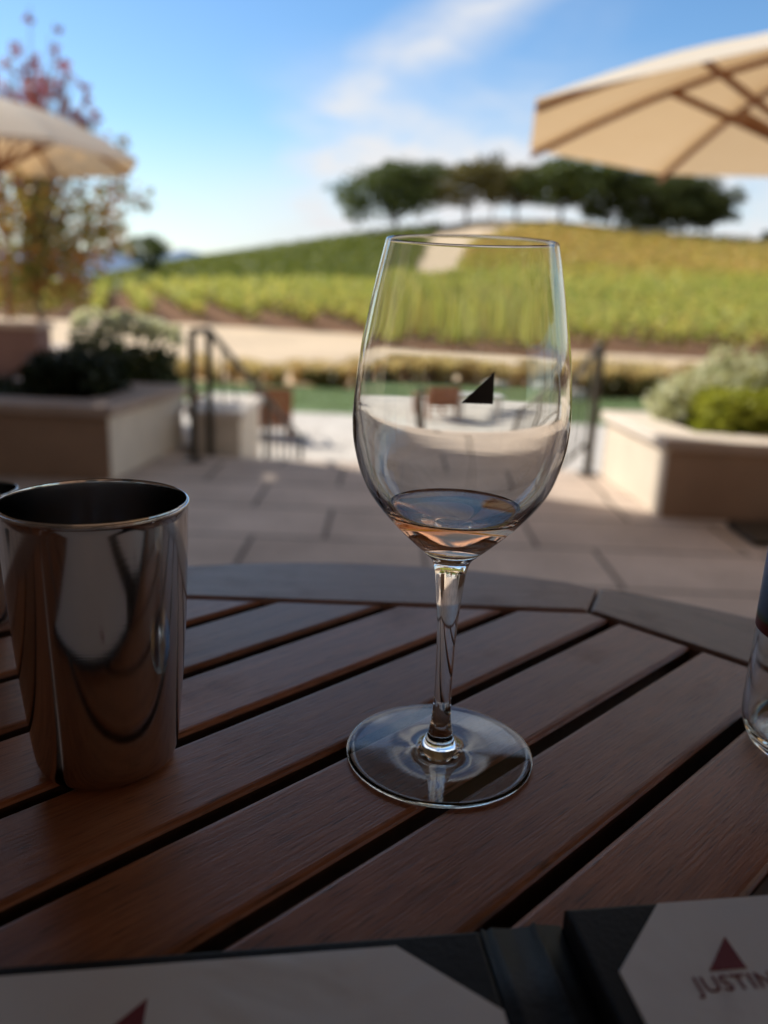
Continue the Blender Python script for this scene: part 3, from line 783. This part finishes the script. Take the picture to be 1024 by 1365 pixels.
# right planter
bl = [(random.uniform(-.3, .42), random.uniform(-.15, .2), 0, 0, 0, 0) for k in range(22)]
bl = [(x, y, random.uniform(.10, .22) + .28 * min(1, max(0, (x + .3) / .35)) * random.random(), .14, .13, .13) for x, y, *_ in bl]
shrub('silver_shrub', (1.98, 4.88, z0), bl, 7000, .022, SILVER, 'silvery pale shrub spilling over the sunlit right planter', hollow=.2)
bl = [(x, y, z, .12, .12, .11) for x in np.linspace(-.2, .26, 4) for y in (-.06, .08) for z in (.08, .2)]
shrub('boxwood_hedge', (2.03, 4.52, z0), bl, 4200, .02, BOX_LIME, 'bright yellow green boxwood on the right planter, in front of the silvery shrub')

# golden ornamental grasses between lawn and sand road
STRAW = mat_leaf('straw_blade', [(0.1, (0.44, 0.33, 0.15)), (0.5, (0.68, 0.54, 0.30)), (0.9, (0.82, 0.69, 0.44))], 0.4)
def grass_mesh(n=420, h=0.95, spread=.55):
    th = rng.uniform(0, 2 * np.pi, n); r0 = rng.random(n) ** .5 * .18; lean = rng.random(n) ** 1.2 * spread
    hh = h * rng.uniform(.6, 1.08, n)
    d = np.stack([np.cos(th), np.sin(th), 0 * th], -1)
    sd_ = np.stack([-np.sin(th), np.cos(th), 0 * th], -1) * rng.uniform(.008, .02, n)[:, None]
    p0 = d * r0[:, None]
    p1 = p0 + d * (lean * .35)[:, None] + np.array([0, 0, 1]) * (hh * .6)[:, None]
    p2 = p0 + d * lean[:, None] + np.array([0, 0, 1]) * hh[:, None]
    q1 = np.stack([p0 - sd_, p0 + sd_, p1 + sd_ * 1.2, p1 - sd_ * 1.2], 1)
    q2 = np.stack([p1 - sd_ * 1.2, p1 + sd_ * 1.2, p2 + sd_ * .8, p2 - sd_ * .8], 1)
    return quads_mesh('ornamental_grass', np.concatenate([q1, q2]))
protos = []
for k in range(4):
    me = grass_mesh(); me.materials.append(STRAW); protos.append(me)
for k in range(102):
    row = k % 3
    x = -14 + (k // 3) * 0.86 + rng.uniform(-.18, .18) + row * .45
    y = 21.2 + row * .7 + rng.uniform(-.2, .2) + 0.02 * x
    o = bpy.data.objects.new('ornamental_grass', protos[k % 4]); COL.objects.link(o)
    o.location = (x, y, LT - 0.06); o.rotation_euler = (0, 0, rng.uniform(0, 6.28)); s = rng.uniform(.72, 1.08) * (0.62 if x < -1 else .95); o.scale = (s * 1.15, s * 1.15, s)
    tag(o, 'clump of golden dry grass in the band behind the lawn', 'grass clump', 'golden grass clumps behind the lawn', 'thing')
LOWG = mat_leaf('low_shrub_leaf', [(0.1, (0.06, 0.06, 0.02)), (0.5, (0.14, 0.12, 0.035)), (0.9, (0.22, 0.17, 0.05))], 0.25)
for (a, Y, hh, wv, lab) in ((0.268, 20.9, .78, .62, 'olive green low shrub at the right end of the lawn, left of the right handrail'),
                            (-0.085, 20.8, .5, .55, 'brown green low shrub among the golden grass right of the wooden armchair'),
                            (0.32, 20.9, .7, .5, 'brownish low shrub behind the right handrail'),
                            (-0.03, 20.7, .5, .4, 'small olive shrub seen just left of the wine glass bowl')):
    bl = [(random.uniform(-wv, wv) * .6, random.uniform(-.2, .2), hh * random.uniform(.35, .7), wv * .45, .3, hh * .33) for k in range(7)]
    shrub('low_shrub', (a * Y, Y, LT - .06), bl, 1500, .05, LOWG, lab)
def rock(loc, s, lab):
    bm = bmesh.new(); bmesh.ops.create_icosphere(bm, subdivisions=3, radius=1)
    for v in bm.verts:
        n_ = v.co.normalized(); k = 1 + .16 * math.sin(n_.x * 4 + loc[0]) * math.cos(n_.y * 5) + .1 * math.sin(n_.z * 7 + loc[0])
        v.co = Vector((n_.x * s[0], n_.y * s[1], n_.z * s[2])) * k
    o = from_bm('boulder', bm, ROCK, None, True); o.location = loc; tag(o, lab, 'rock')
rock((0.203 * 20.3, 20.3, LT + .08), (.26, .2, .18), 'pale boulder at the far edge of the lawn, left of its pair')
rock((0.228 * 20.2, 20.2, LT + .09), (.32, .22, .2), 'larger pale boulder at the far edge of the lawn, right of its pair')
rock((0.135 * 20.4, 20.4, LT + .07), (.38, .22, .15), 'low pale boulder on the lawn edge seen through the glass bowl')

# ------------------------------------------------------------------ handrails
def handrail(label, posts, rail, balusters=()):
    x0, y0, z0_ = posts[0][0]
    root = empty('handrail', (x0, y0, z0_)); tag(root, label, 'handrail')
    o = Vector((x0, y0, z0_))
    for a, b in posts:
        bm = bmesh.new(); bar_bm(bm, Vector(a) - o, Vector(b) - o, .042)
        box_bm(bm, a[0] - x0 - .05, a[0] - x0 + .05, a[1] - y0 - .05, a[1] - y0 + .05, a[2] - z0_, a[2] - z0_ + .012)
        from_bm('post', bm, IRON, root)
    bm = bmesh.new(); tube_bm(bm, [Vector(p) - o for p in rail[0]], .021, 10); from_bm('top_rail', bm, IRON, root, True)
    if len(rail) > 1:
        bm = bmesh.new(); tube_bm(bm, [Vector(p) - o for p in rail[1]], .016, 8); from_bm('lower_rail', bm, IRON, root, True)
    for a, b in balusters:
        bm = bmesh.new(); bar_bm(bm, Vector(a) - o, Vector(b) - o, .016); from_bm('baluster', bm, IRON, root)
def stepz(y): 
    if y < 5.27: return 0.0
    return max(LT, -(math.floor((y - 5.273) / .36) + 1) * 1.30 / 9)
def stair_rail(xa, xb, label, ystart=5.10, y2=5.35, near_h=.80):
    def rx(y): return xa + (xb - xa) * (y - y2) / (8.3 - y2)
    slope = (1.30 - 0.1) / (8.25 - 5.3)
    def top(y): return near_h - slope * max(0, y - y2)
    ps = [((xa - .05, ystart, 0), (xa - .05, ystart, near_h))] if ystart else []
    for y in (y2, 6.9, 8.4):
        ps.append(((rx(y), y, stepz(y)), (rx(y), y, top(y))))
    r1 = ([(xa - .05, ystart, near_h + .02)] if ystart else []) + [(rx(y2), y2, near_h + .02), (rx(8.4), 8.4, top(8.4) + .02), (rx(8.62), 8.62, top(8.4) + .02)]
    r2 = [(rx(y2), y2, near_h - .62), (rx(8.4), 8.4, top(8.4) - .62)]
    bal = [((rx(y), y, top(y) - .62), (rx(y), y, top(y))) for y in np.arange(y2 + .3, 8.3, .3)]
    handrail(label, ps, [r1, r2], bal)
stair_rail(-1.19, -.92, 'dark iron handrail down the left side of the steps, beside the left planter')
stair_rail(.22, .24, 'dark iron handrail down the middle of the steps, behind the wine glass', None, 6.15, .72 - .4)
stair_rail(1.38, 1.44, 'dark iron handrail down the right side of the steps, beside the sunlit planter', 4.98 + .2, 5.42)

# ------------------------------------------------------------------ lower terrace furniture
def armchair(loc, rz, label, cushion=None):
    root = empty('armchair', loc, rz); tag(root, label, 'chair', None)
    for s in (-1, 1):
        bm = bmesh.new(); bar_bm(bm, (s * .29, .27, 0), (s * .29, .27, .60), .05); from_bm('leg', bm, TEAK, root)
        bm = bmesh.new(); bar_bm(bm, (s * .29, -.27, 0), (s * .29, -.33, .85), .05); from_bm('leg', bm, TEAK, root)
        bm = bmesh.new(); box_bm(bm, s * .29 - .035, s * .29 + .035, -.32, .33, .602, .632, .008); from_bm('armrest', bm, TEAK, root)
    bm = bmesh.new()
    for k in range(6):
        y = -.22 + k * .092; box_bm(bm, -.262, .262, y, y + .08, .37, .395, .005, 1)
    box_bm(bm, -.262, .262, .245, .27, .29, .368); box_bm(bm, -.262, .262, -.27, -.245, .29, .368)
    from_bm('seat', bm, TEAK, root)
    bm = bmesh.new()
    for k in range(7):
        x = -.235 + k * .0783; bar_bm(bm, (x, -.280, .20), (x, -.325, .80), .073, .018)
    bar_bm(bm, (-.265, -.328, .82), (.265, -.328, .82), .03, .07)
    from_bm('backrest', bm, TEAK, root)
    if cushion:
        bm = bmesh.new(); box_bm(bm, -.25, .25, -.235, .26, .397, .49, .035, 3); from_bm('cushion', bm, cushion, root, True)
CUSH = mat_plain('pale_cushion', (0.62, 0.58, 0.52), 0.9)
armchair((-1.93, 13.25, LT), R(12), 'dark wooden armchair seen from behind, on the lower terrace left of the glass')
armchair((-3.45, 13.5, LT), R(-80), 'wooden armchair half hidden behind the left handrail post', CUSH)
armchair((.72, 13.1, LT), R(24), 'orange wooden armchair seen through the wine glass bowl', CUSH)
def low_table(loc, w, d, h, label):
    root = empty('low_table', loc); tag(root, label, 'table')
    bm = bmesh.new(); box_bm(bm, -w / 2, w / 2, -d / 2, d / 2, h - .06, h, .01); from_bm('table_top', bm, TABLE_STONE, root)
    for sx_ in (-1, 1):
        for sy_ in (-1, 1):
            bm = bmesh.new(); bar_bm(bm, (sx_ * (w / 2 - .08), sy_ * (d / 2 - .08), 0), (sx_ * (w / 2 - .08), sy_ * (d / 2 - .08), h - .062), .06); from_bm('leg', bm, TABLE_STONE, root)
low_table((-2.62, 13.5, LT), .95, .8, .62, 'pale low table in the sun between two wooden armchairs')
low_table((1.55, 13.6, LT), .85, .8, .58, 'pale low table in the sun seen through the right of the glass bowl')

# dark slab at the foot of the right planter
root = empty('black_slab', (2.0, 3.80, 0)); tag(root, 'black square slab on the paving at the foot of the right planter', 'umbrella base')
bm = bmesh.new(); box_bm(bm, -.24, .3, -.14, .19, .004, .05, .012); from_bm('slab', bm, IRON, root)
bm = bmesh.new(); box_bm(bm, .14, .22, -.02, .06, .052, .30, .01); from_bm('sleeve', bm, IRON, root)

# ------------------------------------------------------------------ parasols
def parasol(loc, Rr, rot, rim_z, rise, label, val=0.10, mast=None, cloth=None):
    root = empty('parasol', loc); tag(root, label, 'parasol', None)
    N = 8
    ang = [rot + 2 * math.pi * k / N for k in range(N)]
    nr = 10
    def surf(k, t, u, dz=0.0):     # t radial 0..1, u between rib k and k+1
        a0, a1 = ang[k], ang[(k + 1) % N]
        rr = Rr * t
        p = Vector((math.cos(a0), math.sin(a0), 0)).lerp(Vector((math.cos(a1), math.sin(a1), 0)), u) * rr
        sag = -0.025 * math.sin(math.pi * u) * t * (1 - t) * Rr
        return Vector((p.x, p.y, rim_z + rise * (1 - t) + 0.15 * rise * math.sin(math.pi * t) + sag + dz))
    bm = bmesh.new()
    nu = 6
    for k in range(N):
        g = [[bm.verts.new(surf(k, i / nr, j / nu)) for j in range(nu + 1)] for i in range(1, nr + 1)]
        apex = bm.verts.new((0, 0, rim_z + rise))
        for j in range(nu):
            bm.faces.new((apex, g[0][j], g[0][j + 1]))
            for i in range(nr - 1):
                bm.faces.new((g[i][j], g[i + 1][j], g[i + 1][j + 1], g[i][j + 1]))
        # valance
        vv = [bm.verts.new(surf(k, 1.0, j / nu) + Vector((0, 0, -val)) ) for j in range(nu + 1)]
        for j in range(nu):
            bm.faces.new((g[-1][j], vv[j], vv[j + 1], g[-1][j + 1]))
    bmesh.ops.remove_doubles(bm, verts=bm.verts, dist=1e-4)
    from_bm('canopy', bm, cloth or CANVAS, root)
    hub_z = rim_z + rise - 0.10
    for k in range(N):
        bm = bmesh.new()
        d = Vector((math.cos(ang[k]), math.sin(ang[k]), 0))
        tube_bm(bm, [d * (Rr * t - .01) + Vector((0, 0, rim_z + rise * (1 - t) + .15 * rise * math.sin(math.pi * t) - .045)) for t in (.04, .2, .4, .6, .8, .92, 1.0)], .021, 6)
        from_bm('rib', bm, RIB, root)
        bm = bmesh.new()
        bar_bm(bm, d * .06 + Vector((0, 0, rim_z - .16)), d * (Rr * .52) + Vector((0, 0, rim_z + rise * .48 + .15 * rise - .06)), .026, .034)
        from_bm('strut', bm, RIB, root)
    if mast:
        mx_, my_ = mast
        bm = bmesh.new(); tube_bm(bm, [(mx_, my_, .05), (mx_, my_, rim_z + .9)], .04, 12); from_bm('mast', bm, IRON, root, True)
        bm = bmesh.new(); tube_bm(bm, [(mx_, my_, rim_z + .80), (mx_ * .5, my_ * .5, rim_z + rise + .45), (0, 0, rim_z + rise + .25), (0, 0, rim_z + rise - .02)], .03, 10); from_bm('arm', bm, IRON, root, True)
        bm = bmesh.new(); box_bm(bm, mx_ - .35, mx_ + .35, my_ - .35, my_ + .35, .003, .07, .01); from_bm('base', bm, IRON, root)
        return root
    bm = bmesh.new(); tube_bm(bm, [(0, 0, 0.02), (0, 0, rim_z + rise + .05)], .027, 12); from_bm('pole', bm, RIB, root, True)
    bm = bmesh.new(); tube_bm(bm, [(0, 0, rim_z - .22), (0, 0, rim_z - .12)], .06, 12); from_bm('hub', bm, RIB, root, True)
    bm = bmesh.new(); tube_bm(bm, [(0, 0, .0), (0, 0, .06), (0, 0, .061), (0, 0, .3)], [.28, .26, .05, .05], 20); from_bm('base', bm, IRON, root)
parasol((2.448, 4.814, 0), 1.84, 2.606, 2.05, .515, 'large cream octagonal parasol at the right, its wooden ribs seen from below', .004)
parasol((.05, .33, 0), 1.66, R(22.5), 1.95, .45, 'dark cantilever parasol added unseen above the slatted table to block the sky', .10, (1.5, -2.0), CANVAS_BLOCKER)  # added overhead, unseen, to darken the table and glass reflections
parasol((-3.35, .9, 0), 1.66, R(22.5), 2.05, .45, 'cream parasol added unseen on the left to deepen the shade', .06)  # this and the next are unseen parasols added to deepen the shade
parasol((3.3, .2, 0), 1.66, R(22.5), 2.05, .45, 'cream parasol added unseen on the right to deepen the shade', .06)
parasol((-4.62, 9.95, 0), 1.62, -0.797, 2.47, .60, 'cream parasol at the left edge in front of the red topped tree', .06)

# ------------------------------------------------------------------ the table
TC = (-0.0048, 0.1401)
def uv_planar(o, fn):
    me = o.data
    uvl = me.uv_layers.new(name='UVMap')
    buf = np.zeros((len(me.loops), 2), np.float32)
    for p in me.polygons:
        for li in p.loop_indices:
            buf[li] = fn(me.vertices[me.loops[li].vertex_index].co, p)
    uvl.data.foreach_set('uv', buf.ravel())
def table():
    root = empty('round_table', (TC[0], TC[1], 0)); tag(root, 'round dark wooden slatted table with a segmented rim in the foreground', 'table')
    ROT = R(0.8)
    az = R(45.0)
    n_ = (math.cos(az), -math.sin(az)); d_ = (math.sin(az), math.cos(az))
    ap = 0.3605
    off = -0.3995 - (n_[0] * TC[0] + n_[1] * TC[1]) - 0.0008; pt = 0.05536; gap = 0.0068
    bm = bmesh.new()
    for k in range(-2, 13):
        a0 = off + k * pt; a1 = off + (k + 1) * pt - gap
        poly = [(-.6, a0), (.6, a0), (.6, a1), (-.6, a1)]     # local: x along slat d_, y along n_ (flipped below)
        # octagon half planes in local frame
        for m in range(8):
            ang = ROT + m * math.pi / 4
            nw = (math.cos(ang), math.sin(ang))
            nl = (nw[0] * d_[0] + nw[1] * d_[1], nw[0] * n_[0] + nw[1] * n_[1])
            poly = clip_poly(poly, nl, ap - 0.0012)
            if len(poly) < 3: break
        if len(poly) < 3: continue
        poly = [(x, -y) for x, y in poly][::-1]      # y_local = -n
        prism_bm(bm, poly, TT - .022, TT, .0034, 4)
    o = from_bm('tabletop', bm, [WOOD, WOOD_GAP_SHADE], root)
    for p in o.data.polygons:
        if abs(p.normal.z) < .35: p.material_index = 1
    o.rotation_euler = (0, 0, math.pi / 2 - az)
    uv_planar(o, lambda c, p: (c.x, c.y))
    # rim
    bm = bmesh.new()
    for m in range(8):
        a0 = ROT + (m - .5) * math.pi / 4; a1 = a0 + math.pi / 4
        rin = ap / math.cos(math.pi / 8); g = .0006
        pts = [(rin * math.cos(a0), rin * math.sin(a0))]
        ns = 14
        for j in range(ns + 1):
            a = a0 + (a1 - a0) * j / ns; pts.append((.4394 * math.cos(a), .4394 * math.sin(a)))
        pts.append((rin * math.cos(a1), rin * math.sin(a1)))
        mid = (a0 + a1) / 2
        # shrink along tangent for the seam
        tx, ty = -math.sin(mid), math.cos(mid)
        P2 = []
        for x, y in pts:
            s = x * tx + y * ty; P2.append((x - tx * g * np.sign(s), y - ty * g * np.sign(s)))
        prism_bm(bm, P2, TT - .024, TT + .0006, .0028, 2)
    o = from_bm('rim', bm, RIMWOOD, root)
    def fuv(c, p):
        a = math.atan2(p.center.y, p.center.x); m = round((a - ROT) / (math.pi / 4)); mid = ROT + m * math.pi / 4
        return (-c.x * math.sin(mid) + c.y * math.cos(mid) + m * 1.7, c.x * math.cos(mid) + c.y * math.sin(mid))
    uv_planar(o, fuv)
    # supports
    bm = bmesh.new()
    for a in (R(-45), R(45)):
        M = Matrix.Rotation(a, 4, 'Z'); box_bm(bm, -.37, .37, -.03, .03, TT - .062, TT - .0245, .004, 1, M)
    o = from_bm('batten', bm, WOOD, root); uv_planar(o, lambda c, p: (c.x, c.y + c.z))
    for k in range(4):
        a = k * math.pi / 2 + R(45)
        bm = bmesh.new(); bar_bm(bm, (.30 * math.cos(a), .30 * math.sin(a), 0), (.27 * math.cos(a), .27 * math.sin(a), TT - .064), .045)
        o = from_bm('leg', bm, WOOD, root); uv_planar(o, lambda c, p: (c.z, c.x + c.y))
table()

# ------------------------------------------------------------------ wine glass
GX, GY = 0.02928, 0.32286
outer = [(.0412, .0003), (.0418, .0010), (.0412, .0017), (.036, .00185), (.028, .00195), (.020, .0021), (.0130, .0026), (.0092, .0040), (.0068, .0075), (.0052, .0125), (.0043, .0190), (.0038, .0290), (.0038, .0400),
         (.0041, .0550), (.0048, .0680), (.0056, .0770), (.0064, .0840), (.0071, .0885), (.0086, .0925), (.0120, .0958), (.0181, .1013), (.0248, .1078), (.0329, .1172), (.0386, .1268), (.0423, .1393), (.0434, .1486),
         (.0433, .1577), (.0416, .1755), (.0387, .1928), (.0351, .2096), (.0326, .2202)]
inner = [(.0321, .2202), (.0345, .2094), (.0379, .1926), (.0409, .1755), (.04245, .1577), (.0421, .1486), (.0405, .1393), (.0363, .1270), (.0303, .1180), (.0226, .1100), (.0160, .1042), (.0096, .1004), (.0045, .0988), (.0, .0985)]
OUT = catmull(outer, 5); INN = catmull(inner, 6)
def glass():
    root = empty('wine_glass', (GX, GY, TT)); tag(root, 'clear stemmed wine glass with a little rose wine, standing in the middle of the table', 'wine glass')
    bm = bmesh.new()
    prof = [(0, .0003), (.02, .0003), (.038, .0003)] + OUT + [(.03248, .22032), (.0322, .22032)] + INN
    lathe_bm(bm, prof, 128)
    from_bm('bowl', bm, GLASS, root, True)
    # logo
    pr = [(r_, z) for r_, z in OUT if z > .13]
    zs = np.array([p[1] for p in pr]); rs = np.array([p[0] for p in pr])
    cam_a = math.atan2(-GY, -GX)
    def on(ph, z):
        r_ = float(np.interp(z, zs, rs)) + .00012
        a = cam_a + ph
        return (r_ * math.cos(a), r_ * math.sin(a), z)
    bm = bmesh.new()
    zb, zt = .1640, .1752; p0, p1 = R(-0.4), R(14.8)
    n = 14
    rows = []
    for i in range(n + 1):
        t = i / n; z = zb + (zt - zb) * t
        l = p0 + (p1 - p0) * t
        rows.append([bm.verts.new(on(l + (p1 - l) * j / 8, z)) for j in range(9)])
    for i in range(n):
        for j in range(8):
            bm.faces.new((rows[i][j], rows[i][j + 1], rows[i + 1][j + 1], rows[i + 1][j]))
    bmesh.ops.remove_doubles(bm, verts=bm.verts, dist=1e-6)
    tag(from_bm('logo', bm, BLACK, root, True), 'black right triangle printed on the bowl')
    # wine
    zl = .1150
    inn = sorted([(z, r_) for r_, z in INN if z < zl - .0004])
    rl = float(np.interp(zl, [z for r_, z in INN][::-1], [r_ for r_, z in INN][::-1]))
    e = .00012
    prof = [(0, .0985 - e)] + [(r_ + e * .8, z - e * .8) for z, r_ in inn if r_ > 1e-5] + [(rl + e, zl), (rl - .0003, zl - .0001), (rl - .0012, zl - .0006), (rl - .003, zl - .0008), (rl * .5, zl - .0008), (0, zl - .0008)]
    bm = bmesh.new(); lathe_bm(bm, prof, 128)
    o = from_bm('wine', bm, WINE, root, True); tag(o, 'pale rose wine filling the bottom of the bowl')
glass()

# ------------------------------------------------------------------ steel cups
def cup(loc, label, rz=0, sc=1.0):
    root = empty('steel_cup', loc, rz); root.scale = (sc, sc, sc); tag(root, label, 'cup', None)
    po = catmull([(0, .0012), (.020, .0008), (.0262, .0014), (.0288, .0050), (.0300, .0120), (.0322, .0350), (.0344, .0650), (.0358, .0950), (.0364, .1135)], 5)
    pi_ = catmull([(.0364, .1135), (.0367, .1146), (.0362, .1152), (.0356, .1146), (.0350, .095), (.0336, .065), (.0314, .035), (.0292, .013), (.0270, .006), (.02, .0035), (0, .0032)], 5)
    bm = bmesh.new(); lathe_bm(bm, po + pi_[1:], 128)
    bmesh.ops.remove_doubles(bm, verts=bm.verts, dist=1e-7)
    from_bm('cup_body', bm, STEEL, root, True)
    bm = bmesh.new(); lathe_bm(bm, [(.0361, .1148), (.0365, .1145), (.0370, .1149), (.0369, .1154), (.0365, .1157), (.0361, .1154)], 128, True)
    from_bm('rolled_lip', bm, STEEL, root, True)
cup((-.1155, .3090, TT), 'brushed steel tumbler in front, at the left of the table')
cup((-.2395, .4480, TT), 'second smaller steel tumbler, only its rim showing behind the first at the left edge', 0, .70)

# ------------------------------------------------------------------ water bottle
def bottle():
    root = empty('water_bottle', (.2068, .3391, TT)); tag(root, 'clear water bottle with a dark blue label at the right edge of the table', 'bottle')
    bm = bmesh.new()
    o_ = catmull([(0, .003), (.018, .0015), (.0262, .0008), (.0305, .0055), (.0330, .0150), (.0331, .04), (.0331, .09), (.0331, .135), (.031, .155), (.022, .180), (.0145, .195), (.0130, .205), (.0130, .222)], 5)
    i_ = catmull([(.0112, .222), (.0112, .205), (.0125, .195), (.020, .179), (.029, .153), (.0308, .135), (.0308, .09), (.0308, .04), (.0306, .0165), (.0285, .0085), (.0240, .0050), (.014, .0048), (0, .0055)], 5)
    lathe_bm(bm, o_ + i_, 96)
    from_bm('bottle_body', bm, GLASS, root, True)
    bm = bmesh.new(); lathe_bm(bm, [(.03325, .058), (.03345, .058), (.03345, .128), (.03325, .128)], 96, True)
    t = NT('bottle_label'); oc = t.n('TexCoord').outputs['Object']
    sp_ = t.n('SeparateXYZ'); t.l(oc, sp_.inputs[0])
    c = t.ramp(t.math('DIVIDE', sp_.outputs[2], .2), [(0.292, (.30, .05, .05)), (0.312, (.30, .06, .05)), (0.318, (.10, .25, .14)), (0.335, (.16, .34, .62)), (0.40, (.22, .46, .85)), (0.48, (.10, .26, .70)), (0.60, (.05, .14, .45))])
    LB = t.done(t.principled(c, .35))
    from_bm('label', bm, LB, root, True)
    bm = bmesh.new(); lathe_bm(bm, [(0, .2225), (.0155, .2225), (.0155, .238), (.0145, .2395), (0, .2395)], 48); from_bm('cap', bm, mat_plain('blue_cap', (.02, .06, .25), .4), root, True)
bottle()

# ------------------------------------------------------------------ menu folder
def menu():
    rz = math.atan2(.148, .989)
    root = empty('menu_folder', (.05, .2125, TT + .0008), rz); tag(root, 'open black menu folder with two printed pages at the near edge of the table', 'menu')
    # local: x along the far edge, y away from the camera
    def pr(name, pts, z0, z1, m, bev=.0006, label=None):
        bm = bmesh.new(); prism_bm(bm, pts, z0, z1, bev, 2); o = from_bm(name, bm, m, root)
        if label: tag(o, label)
        return o
    def rect(x0, x1, y0, y1): return [(x0, y0), (x1, y0), (x1, y1), (x0, y1)]
    pr('cover', rect(-.262, -.0150, -.31, .0), 0, .0065, LEATHER, .0012)
    pr('cover', rect(.0125, .262, -.31, -.0005), 0, .0130, LEATHER, .0015)
    # spine: three soft ridges
    bm = bmesh.new()
    prof = [(-.0148, .0035), (-.0138, .0062), (-.0122, .0048), (-.0108, .0062), (-.0090, .0058), (-.004, .0052), (.002, .0056), (.0030, .0072), (.0045, .0060), (.008, .0056), (.0123, .0050)]
    va = []
    for y in np.linspace(-.31, .001, 12):
        wob = .0004 * math.sin(y * 90)
        va.append([bm.verts.new((x, y, z + wob)) for x, z in prof] + [bm.verts.new((prof[-1][0], y, 0)), bm.verts.new((prof[0][0], y, 0))])
    for i in range(11):
        for j in range(len(va[0])):
            k = (j + 1) % len(va[0]); bm.faces.new((va[i][j], va[i + 1][j], va[i + 1][k], va[i][k]))
    bm.faces.new(va[0]); bm.faces.new(list(reversed(va[-1])))
    from_bm('spine', bm, LEATHER, root, True)
    # pages tucked under corner pockets: the paper shows as a cut corner sheet
    zl = .0066
    pr('page', [(-.256, -.300), (-.0125 - .006, -.300), (-.0155, -.0300), (-.0420, -.0042), (-.258, -.0042)], zl - .0004, zl + .0004, PAPER, .0001, 'left page with a dark red triangle')
    zr = .0131
    # right page polygon measured on the raised panel
    def loc(x, y): 
        dx, dy = x - .05, y - .2125
        return (dx * math.cos(rz) + dy * math.sin(rz), -dx * math.sin(rz) + dy * math.cos(rz))
    cA, cB, ce = loc(.0930, .2172), loc(.0731, .1893), loc(.0758, .1722)
    ex = ce[0] + (ce[0] - cB[0]) / (ce[1] - cB[1]) * (-.300 - ce[1])
    pr('page', [(cB[0], -.300), (.256, -.300), (.256, cA[1]), (cA[0], cA[1]), (cB[0], cB[1])], zr - .0004, zr + .0004, PAPER, .0001, 'right page with a dark red triangle over lettering')
    def tri(ax, ay, s, z, nm='logo'):
        bm = bmesh.new(); prism_bm(bm, [(ax, ay), (ax - s * .98, ay - s), (ax, ay - s)], z - .0001, z + .00002)
        from_bm(nm, bm, MAROON, root)
    ax, ay = loc(.1093, .2040)
    tri(ax, ay, .0119, zr + .00055)
    lx, ly = loc(-.0603, .1798)
    tri(lx, ly, .0140, zl + .00055)
    cu = bpy.data.curves.new('lettering', 'FONT'); cu.body = 'JUSTIN'; cu.size = .0088; cu.align_x = 'LEFT'; cu.extrude = .00004; cu.offset = .00003; cu.space_character = 1.08
    to = bpy.data.objects.new('lettering_src', cu); COL.objects.link(to)
    bpy.context.view_layer.update()
    me = bpy.data.meshes.new_from_object(to.evaluated_get(bpy.context.evaluated_depsgraph_get()))
    COL.objects.unlink(to); bpy.data.objects.remove(to)
    me.name = 'lettering'
    o = link('lettering', me, MAROON, root)
    wv = max(v.co.x for v in me.vertices) - min(v.co.x for v in me.vertices)
    jx, jy = loc(.0937, .1826)
    s_ = .0245 / wv
    o.scale = (s_, s_, 1); o.location = (jx, jy, zr + .0006); tag(o, 'dark red capital letters JUSTIN')
menu()

# ------------------------------------------------------------------ render settings
S.render.engine = 'CYCLES'
cy = S.cycles
cy.use_denoising = True
try: cy.denoiser = 'OPENIMAGEDENOISE'
except Exception: pass
cy.max_bounces = 16; cy.transmission_bounces = 14; cy.glossy_bounces = 8; cy.diffuse_bounces = 4; cy.transparent_max_bounces = 8; cy.volume_bounces = 0
cy.caustics_refractive = True; cy.caustics_reflective = True; cy.blur_glossy = 0.3
cy.sample_clamp_indirect = 8.0
S.view_settings.view_transform = 'Standard'; S.view_settings.look = 'None'; S.view_settings.exposure = 0; S.view_settings.gamma = 1
